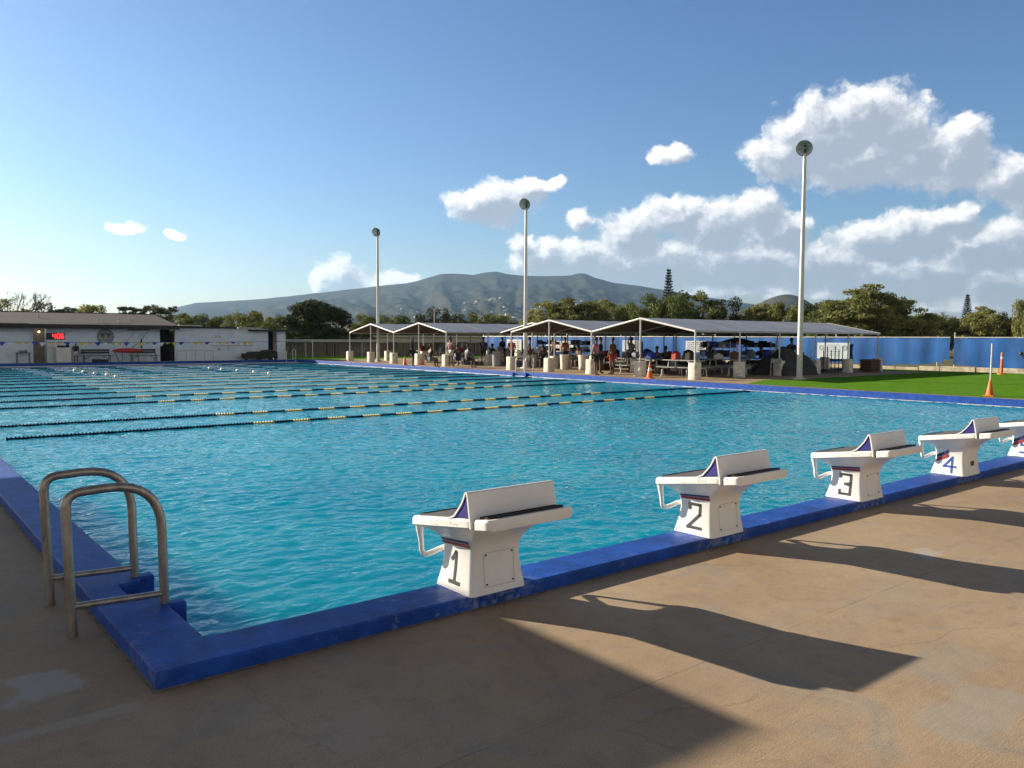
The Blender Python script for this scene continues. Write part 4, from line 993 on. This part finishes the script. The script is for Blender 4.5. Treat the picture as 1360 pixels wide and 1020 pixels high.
# ------------------------------------------------------------------ people
def skin(name, vs, es, rs, mt, parent):
    me = bpy.data.meshes.new(name); me.from_pydata(vs, es, []); me.materials.append(mt)
    o = bpy.data.objects.new(name, me); COL.objects.link(o); o.parent = parent
    sk = o.modifiers.new('skin', 'SKIN'); sk.use_smooth_shade = True
    L = me.skin_vertices[0].data
    for i, r in enumerate(rs): L[i].radius = (r, r) if not isinstance(r, tuple) else r
    L[0].use_root = True
    sb = o.modifiers.new('sub', 'SUBSURF'); sb.levels = 1; sb.render_levels = 1
    dg = bpy.context.evaluated_depsgraph_get(); ev = o.evaluated_get(dg); m2 = bpy.data.meshes.new_from_object(ev)
    o.modifiers.clear(); o.data = m2; m2.materials.clear(); m2.materials.append(mt); m2.shade_smooth(); return o
POSE = {}
def pose(kind):
    if kind == 'stand':
        J = dict(pel=(0,0,.94), sp=(0,-.01,1.12), ch=(0,0,1.32), nk=(0,.01,1.46), hd0=(0,.02,1.54), hd1=(0,.03,1.62), hd2=(0,.02,1.70),
                 sl=(-.17,0,1.38), el=(-.23,-.02,1.12), wl=(-.21,.08,.90), fl=(-.20,.11,.80), sr=(.17,0,1.38), er=(.24,.0,1.13), wr=(.18,.16,1.0), fr=(.14,.22,.96),
                 hl=(-.09,0,.90), kl=(-.10,.03,.50), al=(-.10,-.01,.08), tl=(-.11,.14,.03), hr=(.09,0,.90), kr=(.11,.05,.50), ar=(.13,.03,.08), tr=(.15,.18,.03))
    elif kind == 'walk':
        J = dict(pose('stand')); J.update(kl=(-.10,.16,.52), al=(-.10,.18,.10), tl=(-.10,.32,.05), kr=(.10,.0,.50), ar=(.10,-.24,.12), tr=(.10,-.12,.03), wl=(-.22,-.1,.92), fl=(-.2,-.12,.83), wr=(.2,.22,.98))
    elif kind == 'akimbo':
        J = dict(pose('stand')); J.update(el=(-.34,-.05,1.16), wl=(-.17,.02,1.02), fl=(-.14,.06,1.0), er=(.33,.0,1.5), wr=(.16,.06,1.66), fr=(.1,.06,1.72))
    elif kind == 'bend':
        J = dict(pel=(0,-.1,.52), sp=(0,.02,.66), ch=(0,.16,.82), nk=(0,.26,.93), hd0=(0,.31,.98), hd1=(0,.35,1.04), hd2=(0,.37,1.12),
                 sl=(-.17,.18,.88), el=(-.2,.22,.62), wl=(-.16,.38,.5), fl=(-.13,.46,.47), sr=(.17,.18,.88), er=(.2,.22,.62), wr=(.16,.38,.5), fr=(.13,.46,.47),
                 hl=(-.09,-.08,.50), kl=(-.13,.36,.50), al=(-.13,.34,.08), tl=(-.13,.5,.03), hr=(.09,-.08,.50), kr=(.13,.36,.50), ar=(.13,.34,.08), tr=(.13,.5,.03))
    else:
        J = dict(pel=(0,0,.52), sp=(0,0,.70), ch=(0,.04,.90), nk=(0,.07,1.04), hd0=(0,.09,1.12), hd1=(0,.11,1.20), hd2=(0,.10,1.28),
                 sl=(-.17,.04,.97), el=(-.23,.1,.72), wl=(-.16,.3,.68), fl=(-.12,.38,.68), sr=(.17,.04,.97), er=(.23,.1,.72), wr=(.16,.3,.66), fr=(.12,.38,.66),
                 hl=(-.09,.02,.50), kl=(-.13,.42,.50), al=(-.13,.40,.08), tl=(-.13,.54,.03), hr=(.09,.02,.50), kr=(.13,.42,.50), ar=(.13,.44,.08), tr=(.13,.58,.03))
    return J
RAD = dict(pel=(.14,.11), sp=(.125,.09), ch=(.15,.10), nk=.052, hd0=.065, hd1=(.078,.092), hd2=(.07,.085), sl=.062, el=.044, wl=.032, fl=.03, sr=.062, er=.044, wr=.032, fr=.03,
           hl=.088, kl=.058, al=.04, tl=.035, hr=.088, kr=.058, ar=.04, tr=.035)
BON = ['pel-sp','sp-ch','ch-nk','nk-hd0','hd0-hd1','hd1-hd2','ch-sl','sl-el','el-wl','wl-fl','ch-sr','sr-er','er-wr','wr-fr','pel-hl','hl-kl','kl-al','al-tl','pel-hr','hr-kr','kr-ar','ar-tr']
def sub_skin(name, J, keys, mt, parent, grow, cut=None):
    ks = list(keys); idx = {k: i for i, k in enumerate(ks)}; vs = []
    for k in ks: vs.append(J[k] if not (cut and k in cut) else cut[k])
    es = [(idx[a], idx[b]) for a, b in (x.split('-') for x in BON) if a in idx and b in idx]
    rs = [(RAD[k][0]+grow, RAD[k][1]+grow) if isinstance(RAD[k], tuple) else RAD[k]+grow for k in ks]
    return skin(name, vs, es, rs, mt, parent)
M_skin = mat('skin', (.13, .075, .05), .6, var=.05)
CM = {n: mat('cloth_'+n, c, .85, var=.12, scale=8) for n, c in dict(black=(.02,.02,.023), navy=(.02,.035,.10), grey=(.16,.17,.18), pink=(.55,.25,.30), red=(.38,.06,.05), white=(.65,.65,.65), orange=(.5,.22,.10), teal=(.05,.22,.24), brown=(.12,.08,.06)).items()}
M_hair = mat('dark_hair', (.02, .015, .012), .7)
protoP = {}
def person(loc, rz, kind, shirt, shorts, label):
    root = thing('person', label, 'person', loc, rz)
    J = pose(kind)
    if kind not in protoP:
        def mid(a, b, t): return tuple(J[a][i]+(J[b][i]-J[a][i])*t for i in range(3))
        A = sub_skin('body', J, RAD.keys(), M_skin, root, 0)
        B = sub_skin('shirt', J, ['sp','pel','ch','sl','el','sr','er'], CM[shirt], root, .014, dict(el=mid('sl','el',.7), er=mid('sr','er',.7)))
        Cc = sub_skin('shorts', J, ['pel','hl','kl','hr','kr'], CM[shorts], root, .018, dict(kl=mid('hl','kl',.8), kr=mid('hr','kr',.8)))
        h1, h2 = Vector(J['hd1']), Vector(J['hd2']); m = MB(); m.ell((h2.x, h2.y-.025, h2.z-.02), .088, .10, .10, 12, 8); H = m.build('hair', M_hair, root, smooth=True)
        protoP[kind] = (A, B, Cc, H)
    else:
        for o, mt in zip(protoP[kind], (M_skin, CM[shirt], CM[shorts], M_hair)):
            c = o.copy(); COL.objects.link(c); c.parent = root
            if mt in (CM[shirt], CM[shorts]):
                c.material_slots[0].link = 'OBJECT'; c.material_slots[0].material = mt
    return root
PP = [(548,47,'akimbo','black','black','person in black standing with a raised arm under the second farthest tent'),
 (571,46,'sit','black','grey','person in a dark top sitting left of the second farthest tent centre'),
 (598,48,'stand','pink','white','person in a pink top standing at the right edge of the second farthest tent'),
 (608,46.5,'sit','black','navy','person in black sitting just right of the person in pink'),
 (620,45.5,'sit','grey','black','person in a grey shirt hunched at a table between the tents'),
 (642,50,'stand','navy','black','person in navy standing left of the grey bin'),
 (655,51,'sit','black','black','dark clothed person sitting behind the grey bin'),
 (667,56,'walk','black','black','person in black walking farther back near the blue fence'),
 (679,46,'stand','red','black','person in a red top standing just left of the middle light pole'),
 (703,47,'stand','black','brown','person in a dark shirt standing just right of the middle light pole'),
 (721,44,'sit','black','black','broad shouldered person in black sitting under the second nearest tent'),
 (734,46,'stand','pink','navy','person in pink standing in front of the white banner'),
 (750,45,'walk','orange','navy','person in an orange top and navy shorts by the white banner'),
 (769,44,'sit','brown','black','person in brown sitting beside the brown crate'),
 (791,37,'stand','pink','black','person in pink standing at the post shared by the two nearest tents'),
 (797,39,'stand','black','black','person in black standing behind the shared tent post'),
 (813,38,'stand','brown','red','person in brown top and red shorts under the nearest tent, left side'),
 (838,41,'akimbo','grey','black','person in grey with a raised arm beside the nearest tent centre post'),
 (873,39,'sit','navy','black','person in navy sitting at the picnic tables right of the centre post'),
 (884,40,'sit','black','black','person in black sitting at the picnic table under the nearest tent'),
 (908,38.5,'bend','grey','black','person in grey leaning forward near the front of the nearest tent'),
 (944,40,'sit','teal','black','person in teal sitting near the right end of the picnic tables'),
 (1050,39.5,'stand','black','brown','person in black standing behind the tarp heap by the tallest light pole'),
 (1012,42,'sit','brown','black','person in brown sitting behind the black tarp heap')]
random.seed(5)
for px, k, kd, s1, s2, lb in PP: person(at(px, k), random.uniform(0, 6.28), kd, s1, s2, lb)
person((9.6, YB-.55, 0), R(180), 'stand', 'black', 'white', 'person in a dark top and white shorts standing beside the white cabinet').scale = (.74,.74,.74)

# ------------------------------------------------------------------ trees
def foliage(cl, per, size, rnd, flat=.5):
    """leaf sized quads scattered through flattened clumps; cl = list of (x,y,z,rx,rz)"""
    V = []; F_ = []
    for (x, y, z, rx, rz) in cl:
        n = int(per*max(.3, rx*rx)); 
        u = rnd.normal(size=(n,3)); u /= np.linalg.norm(u, axis=1)[:,None]; r = rnd.rand(n)**.42
        c = np.array([x,y,z])+u*r[:,None]*np.array([rx,rx,rz])
        nr = rnd.normal(size=(n,3)); nr[:,2] = nr[:,2]*1.3+flat; nr /= np.linalg.norm(nr, axis=1)[:,None]
        t = np.cross(nr, rnd.normal(size=(n,3))); t /= np.linalg.norm(t, axis=1)[:,None]; b = np.cross(nr, t)
        s = size*(.5+rnd.rand(n)); t *= s[:,None]; b *= (s*.55)[:,None]
        q = np.stack([c-t, c-b*.9, c+t, c+b], 1).reshape(-1,3); o = len(V)
        V.extend(map(tuple, q)); F_.extend([(o+4*i, o+4*i+1, o+4*i+2, o+4*i+3) for i in range(n)])
    return V, F_
def mesh_from(name, V, F_, mt, parent):
    me = bpy.data.meshes.new(name); me.from_pydata(V, [], F_); me.materials.append(mt); o = bpy.data.objects.new(name, me); COL.objects.link(o); o.parent = parent; return o
def tree_proto(kind, seed, mt):
    """unit-ish tree: height 8, crown about 10 wide; returned hidden-free root"""
    rnd = np.random.RandomState(seed); root = bpy.data.objects.new('tree', None); COL.objects.link(root)
    cl = []; m = MB(); H = 8.
    m.tube([(0,0,-.1),(.15,.1,1.2),(.1,.25,2.4)], [.34,.26,.2], 7)
    if kind == 'kiawe':
        for i in range(95):
            a = rnd.rand()*6.28; r = 4.7*math.sqrt(rnd.rand()); top = H*(1-.42*(r/5)**2)-.3; z = top-rnd.rand()**1.6*top*.72
            cl.append((r*math.cos(a), r*math.sin(a), z, .65+rnd.rand()*.9, .28+rnd.rand()*.3))
        V, F_ = foliage(cl, 120, .17, rnd, 1.2)
    elif kind == 'round':
        for i in range(100):
            a = rnd.rand()*6.28; cz = rnd.rand(); r = 4.5*math.sqrt(rnd.rand())*math.sqrt(max(.05, 1-cz**2.2)); z = .8+cz*(H-1.4)
            cl.append((r*math.cos(a), r*math.sin(a), z, .8+rnd.rand()*.7, .6+rnd.rand()*.45))
        V, F_ = foliage(cl, 230, .17, rnd, .6)
    elif kind == 'umbrella':
        for i in range(30):
            a = rnd.rand()*6.28; r = 4.3*math.sqrt(rnd.rand()); z = H*(.95-.02*r)-rnd.rand()*2.2
            cl.append((r*math.cos(a), r*math.sin(a), z, .8+rnd.rand()*.8, .2+rnd.rand()*.15))
        V, F_ = foliage(cl, 150, .16, rnd, 1.8)
    elif kind == 'bush':
        for i in range(80):
            a = rnd.rand()*6.28; r = 4.8*math.sqrt(rnd.rand()); z = (.1+rnd.rand()*.68)*H*(1-.25*(r/4.8)**2)*(.75+.25*rnd.rand()); cl.append((r*math.cos(a), r*math.sin(a), z, .7+rnd.rand()*.8, .45+rnd.rand()*.5))
        V, F_ = foliage(cl, 150, .17, rnd, .8)
    else: V, F_ = [], []
    if V: mesh_from('crown', V, F_, mt, root)
    if kind == 'bare':
        def br(p, d, l, r, dep):
            q = p+d*l; m.tube([p, q], [r, r*.65], 4, cap=False)
            if dep == 0: return
            for _ in range(3 if dep > 1 else 4):
                dd = (d+Vector(rnd.normal(size=3))*.42); dd.z = abs(dd.z)*.9+.12; br(q, dd.normalized(), l*(.62+.2*rnd.rand()), r*.6, dep-1)
        for i in range(5): br(Vector((.1,.25,2.3)), Vector((math.cos(i*1.3)*.8, math.sin(i*1.3)*.8, .9)).normalized(), 2.1, .11, 4)
    else:
        for (x, y, z, rx, rz) in cl[::3]:
            s = Vector((.1,.2,2.2)); e = Vector((x,y,z)); mid_ = s.lerp(e,.5)+Vector((0,0,-.4)); m.tube([s,mid_,e],[.12,.07,.025],5,cap=False)
        for (x, y, z, rx, rz) in cl[1::5]:
            for _ in range(3):
                e = Vector((x,y,z)); m.tube([e, e+Vector((rnd.normal()*.6, rnd.normal()*.6, .3+rnd.rand()*.8))], [.03,.01], 3, cap=False)
    m.build('trunk', M_twig if kind == 'bare' else M_bark, root, smooth=False)
    return root
def pine_proto(seed):
    rnd = np.random.RandomState(seed); root = bpy.data.objects.new('tree', None); COL.objects.link(root); H = 12.; V = []; F_ = []
    m = MB(); m.tube([(0,0,0),(0,0,H)],[.22,.03],6); cl = []
    for k in range(23):
        z = 1.8+k*(H-2.0)/23; L = 2.1*(1-(z/H)**1.6)+.25
        for j in range(7):
            a = j*.897+k*.4+rnd.rand()*.2; ee = Vector((math.cos(a)*L, math.sin(a)*L, z+.25*L)); m.tube([(0,0,z), ee],[.04,.015],3,cap=False)
            for t in (.35,.6,.85,1.0): cl.append((ee.x*t, ee.y*t, z+.25*L*t, .24, .14))
    V, F_ = foliage(cl, 30, .13, rnd, .3); mesh_from('crown', V, F_, M_pine, root); m.build('trunk', M_bark, root); return root
PROTO = {'kiawe': [tree_proto('kiawe', s, M_leaf) for s in (1,2,3)], 'round': [tree_proto('round', 11, M_leafd)], 'umb': [tree_proto('umbrella', s, M_leafd) for s in (21,22)],
         'bush': [tree_proto('bush', s, M_leafg) for s in (31,32)], 'bushd': [tree_proto('bush', 41, M_leaf), tree_proto('bush', 42, M_leafd)], 'bare': [tree_proto('bare', 51, M_leaf)], 'pine': [pine_proto(61)]}
WID = dict(kiawe=10.6, round=10.4, umb=10., bush=10.6, bushd=10.6, bare=8.5, pine=4.4); HGT = dict(kiawe=8.2, round=8., umb=8., bush=7.6, bushd=7.6, bare=9., pine=12.)
TREES = [  # column, top row, width, distance, kind, label
 (22,386,95,92,'bare','leafless brown tree above the left end of the clubhouse roof'),(0,399,80,95,'bushd','dark bushy tree at the left edge below the bare tree'),(62,404,62,100,'bushd','dark olive tree just right of the bare tree'),
 (100,405,50,105,'umb','thin open tree above the middle of the brown roof'),(138,407,66,105,'bushd','low olive tree line clump over the brown roof middle'),(182,402,40,98,'umb','flat topped dark tree above the right part of the brown roof'),
 (214,402,44,98,'umb','flat topped dark tree at the right end of the brown roof'),(240,417,60,110,'bush','green bushy tree just right of the brown roof'),(285,418,62,112,'bush','green bushy tree above the white wall'),
 (328,414,58,108,'bush','green tree left of the large dark round tree'),(352,427,56,78,'bush','bright green shrub in front of the large dark tree'),(375,420,50,90,'bush','green shrub touching the left side of the large dark tree'),
 (420,401,98,84,'round','large dark round tree between the white wall and the first tent'),
 (493,418,56,140,'bush','green tree behind the farthest light pole'),(527,420,50,150,'bush','green tree above the gap between the two farthest tents'),(585,411,76,150,'bushd','olive tree beyond the second farthest tent'),(634,416,66,150,'bush','green tree behind the ridge of the set back tent'),(676,420,52,150,'bushd','olive tree just left of the middle light pole'),
 (722,402,66,104,'kiawe','olive spreading tree just right of the middle light pole'),(764,395,92,102,'kiawe','broad olive tree above the second nearest tent'),(806,400,62,106,'kiawe','olive tree left of the dip before the taller green trees'),
 (846,404,58,100,'bush','bright green tree below the taller Norfolk pine'),(884,389,84,96,'bush','tall bright green tree beneath the left Norfolk pine'),(924,391,80,96,'kiawe','olive tree right of the left Norfolk pine'),(966,400,74,98,'bushd','dark olive tree above the long tent roof'),
 (1008,403,64,96,'kiawe','green olive tree below the small brown hill'),(1044,403,56,92,'bush','green tree just left of the tallest light pole'),
 (1090,392,60,92,'umb','wispy dark tree just right of the tallest light pole'),(1105,410,70,84,'bush','green tree low behind the tallest light pole'),(1142,381,116,82,'kiawe','largest olive brown spreading tree, right of the tallest light pole'),(1196,398,84,82,'kiawe','dark brown green tree on the right shoulder of the largest tree'),
 (1236,417,62,100,'bush','green tree between the largest tree and the right pine'),(1272,422,56,100,'kiawe','olive tree at the foot of the right pine'),(1306,409,64,96,'kiawe','feathery olive tree right of the right pine'),(1340,416,60,96,'bush','green tree near the right edge'),(1366,400,44,90,'bushd','very dark tree cut by the right edge'),
 (886,359,21,170,'pine','taller Norfolk pine standing alone above the green trees'),(1281,392,17,165,'pine','smaller Norfolk pine at the right')]
def dims(p):
    z = []; xy = []
    for c in p.children:
        a = np.empty(len(c.data.vertices)*3); c.data.vertices.foreach_get('co', a); a = a.reshape(-1,3)
        z.append(np.percentile(a[:,2], 99.4 if c.name.startswith('crown') else 98)); xy.append(np.percentile(np.hypot(a[:,0],a[:,1]), 95)*2)
    return max(xy), max(z)
DIM = {id(p): dims(p) for ps in PROTO.values() for p in ps}
used = set(); cnt = {}
KN = dict(kiawe='spreading_tree', round='dense_tree', umb='umbrella_tree', bush='bushy_tree', bushd='bushy_tree', bare='bare_tree', pine='pine_tree')
for i, (px, top, w, k, kind, lb) in enumerate(TREES):
    ps = PROTO[kind]; p = ps[cnt.get(kind,0) % len(ps)]; cnt[kind] = cnt.get(kind,0)+1
    h = 1.71+(hz(px)-top)*k/FPX; wd = w*k/FPX; D_ = DIM[id(p)]; sc = (wd/D_[0], wd/D_[0], h/D_[1])
    loc = at(px, k, -.05); rz = (i*2.39) % 6.28
    if id(p) in used: r = dup(p, loc, rz, lb, sc); r.name = KN[kind]
    else:
        used.add(id(p)); r = p; KIDS[p.name] = [(c, []) for c in p.children]; r.name = KN[kind]; KIDS[r.name] = KIDS.get(r.name) or [(c, []) for c in r.children]; r.location = loc; r.rotation_euler = (0,0,rz); r.scale = sc
    tag(r, lb, 'tree', 'trees beyond the pool')
# thin distant mast
root = thing('distant_mast', 'thin pale mast with a crossbar behind the second farthest tent', 'mast', at(577,120)); m = MB(); m.tube([(0,0,0),(0,0,6.0)],.07,6); m.build('mast_pole', M_pale, root); m = MB(); m.box(-.5,.5,-.05,.05,5.9,6.0); m.build('crossbar', M_pale, root)

# ------------------------------------------------------------------ hills
def interp(x, xs, ys): return float(np.interp(x, xs, ys))
PROF = [(-400,470),(100,452),(180,432),(235,408),(262,402),(300,400),(350,397),(430,388),(500,380),(540,376),(556,373),(572,368),(585,364),(600,363.5),(612,364),(628,365),(640,362.5),(650,361.5),(660,361),(672,364),(690,366),(715,367),(740,366.5),(757,365.5),(768,363),(776,363.5),(790,369),(815,376),(850,380),(880,385),(920,392),(960,398),(1000,404),(1060,408),(1150,416),(1400,430),(1800,440)]
PXs = [p[0] for p in PROF]; PYs = [p[1] for p in PROF]
nA, nR = 520, 130; R0, R1 = 1100., 6000.
pxs = np.linspace(-400, 1700, nA); E = (np.array([hz(p) for p in pxs])-np.interp(pxs, PXs, PYs))/FPX
ang = YAW-np.arctan((pxs-680)/FPX); coss = np.cos(np.arctan((pxs-680)/FPX))
T = np.linspace(0, 1.12, nR); PXg, Tg = np.meshgrid(pxs, T, indexing='ij'); Eg = E[:,None]
Rg = R0+(R1-R0)*Tg
depth = Rg; hgt = np.where(Tg <= 1, Eg*Tg**.95*depth, Eg*depth*(1-(Tg-1)*5))
gul = np.abs(fbm2(PXg/38.+Tg*1.5, Tg*2.6, 3))          # gullies running downhill
bmp = fbm2(PXg/20., Tg*14, 9)
env = np.clip(Eg*14,0,1)*np.clip(Tg*3,0,1)*np.clip((1.0-Tg)*6,0.08,1)
hgt = hgt - env*gul*78 + env*bmp*30 + np.clip((1-Tg)*6,0,1)*0
hgt = np.where(Tg > 1.1, -60, hgt); hgt = np.where(Tg < .01, -20, hgt)
PTS = []
dirx = Fv.x+R2.x*(PXg-680)/FPX; diry = Fv.y+R2.y*(PXg-680)/FPX
X = CAMP.x+dirx*depth; Y = CAMP.y+diry*depth
V = np.stack([X, Y, hgt], -1).reshape(-1,3)
F_ = [(i*nR+j, (i+1)*nR+j, (i+1)*nR+j+1, i*nR+j+1) for i in range(nA-1) for j in range(nR-1)]
def hill_mat():
    m = bpy.data.materials.new('hillside'); m.use_nodes = True; t = m.node_tree; b = t.nodes['Principled BSDF']; tc = N(t, 'ShaderNodeTexCoord')
    def noise(s, d=6, r=.6):
        n = N(t, 'ShaderNodeTexNoise'); n.inputs['Scale'].default_value = s; n.inputs['Detail'].default_value = d; n.inputs['Roughness'].default_value = r; t.links.new(tc.outputs['Object'], n.inputs['Vector']); return n.outputs['Fac']
    c = ramp(t, noise(.0022), [(.35, (.022,.030,.022)), (.52, (.04,.042,.032)), (.68, (.085,.072,.05))])
    c = mixc(t, .6, c, ramp(t, noise(.02, 8, .7), [(.38,(.016,.026,.016)),(.62,(.115,.108,.07))]))
    sep = N(t, 'ShaderNodeSeparateXYZ'); t.links.new(tc.outputs['Object'], sep.inputs[0])
    low = ramp(t, mth(t, 'ADD', mth(t, 'MULTIPLY', sep.outputs[2], .004), mth(t, 'MULTIPLY', noise(.003, 4), .6)), [(.42,(1,1,1)),(.62,(0,0,0))])
    dry = ramp(t, noise(.0045, 5), [(.5,(0,0,0)),(.6,(1,1,1))])
    c = mixc(t, mth(t, 'MULTIPLY', mth(t, 'MULTIPLY', low, dry), .8), c, (.30,.22,.13))
    t.links.new(c, b.inputs['Base Color']); b.inputs['Roughness'].default_value = 1; b.inputs['Specular IOR Level'].default_value = 0; return m
me = bpy.data.meshes.new('hills'); me.from_pydata(V.tolist(), [], F_); me.materials.append(hill_mat()); me.shade_smooth(); o = bpy.data.objects.new('hills', me); COL.objects.link(o); struct(o)
# small brown hill at the right, nearer
V = []; F_ = []; n = 60
c0 = at(1028, 3200); 
hh = lambda u, v: 160*math.exp(-(u*u*5.5+v*v*4))*(1+.12*math.sin(9*u)+.1*math.sin(7*v+2))
for i in range(n+1):
    for j in range(n+1):
        u, v = i/n*2-1, j/n*2-1; p = c0+Vector((Rv.x, Rv.y, 0))*u*560+Vector((math.cos(YAW), math.sin(YAW), 0))*v*500; V.append((p.x, p.y, hh(u,v)-4))
F_ = [(i*(n+1)+j, (i+1)*(n+1)+j, (i+1)*(n+1)+j+1, i*(n+1)+j+1) for i in range(n) for j in range(n)]
me = bpy.data.meshes.new('hills'); me.from_pydata(V, [], F_); me.materials.append(mat('brown_hill', (.10,.085,.05), 1., var=.3, scale=.01, spec=0)); me.shade_smooth(); o = bpy.data.objects.new('hills', me); COL.objects.link(o); struct(o)
# hillside houses
m = MB(); m.box(-7,7,-5,5,-3,3.2,0); m.add([(-7.6,-5.6,3.2),(7.6,-5.6,3.2),(7.6,5.6,3.2),(-7.6,5.6,3.2),(-7.6,0,5.4),(7.6,0,5.4)], [(0,1,5,4),(2,3,4,5),(0,4,3),(1,2,5)], 1)
hp = m.build('hillside_house', [mat('house_wall',(.6,.57,.52),.8), mat('house_roof',(.38,.36,.36),.8,var=.1)])
tag(hp, 'tiny pale house on the lower mountain slope', 'house', 'houses scattered over the mountain slope')
rs = np.random.RandomState(12); k = 0
while k < 290:
    px = 500+rs.beta(2.4,2.0)*370; t = .24+.34*rs.rand(); py_ = None
    i = int((px+400)/2100*(nA-1)); j = int(t/1.12*(nR-1))
    if rs.rand() > .45+.55*math.sin(px/23.+t*20)**2: continue
    z = float(hgt[i,j]); x, y = float(X[i,j]), float(Y[i,j])
    h = hp if k == 0 else hp.copy()
    if k: COL.objects.link(h)
    s = .5+rs.rand()*.55; h.location = (x+rs.normal()*8, y+rs.normal()*8, z+1.5); h.rotation_euler = (0,0,rs.rand()*3.14); h.scale = (s,s,s); k += 1

# ------------------------------------------------------------------ shade roof left of the camera's view: it throws the big shadow in the corner
root = thing('deck_canopy', 'flat roofed canopy on posts left of the pool, outside the view', 'canopy', (-1.6,5.55,0))
m = MB(); m.prism([(-7,0),(0,0),(0,2.6),(-1.2,2.6),(-1.2,8.2),(-7,8.2)], lambda a,b,d:(a,b,d), 2.93, 3.05); m.build('roof', M_pale, root)
for y in (2.2,7.6):
    for x in (-6.5,-1.5):
        m = MB(); m.tube([(x,y,0),(x,y,2.93)],.06,10); m.build('post', M_wpost, root, smooth=True)

# ------------------------------------------------------------------ haze
m = MB(); m.box(-7500,7500,-7500,7500,-80,560); hzo = m.build('haze', mat('tmp',(1,1,1))); hm = bpy.data.materials.new('haze_air'); hm.use_nodes = True; t = hm.node_tree; t.nodes.clear()
pv = N(t, 'ShaderNodeVolumePrincipled'); pv.inputs['Color'].default_value = (.42,.68,1.0,1); pv.inputs['Density'].default_value = .00006; pv.inputs['Anisotropy'].default_value = .35
ou = N(t, 'ShaderNodeOutputMaterial'); t.links.new(pv.outputs[0], ou.inputs['Volume']); hzo.data.materials.clear(); hzo.data.materials.append(hm); hzo['kind'] = 'stuff'; hzo['label'] = 'thin blue air haze fading the mountain'
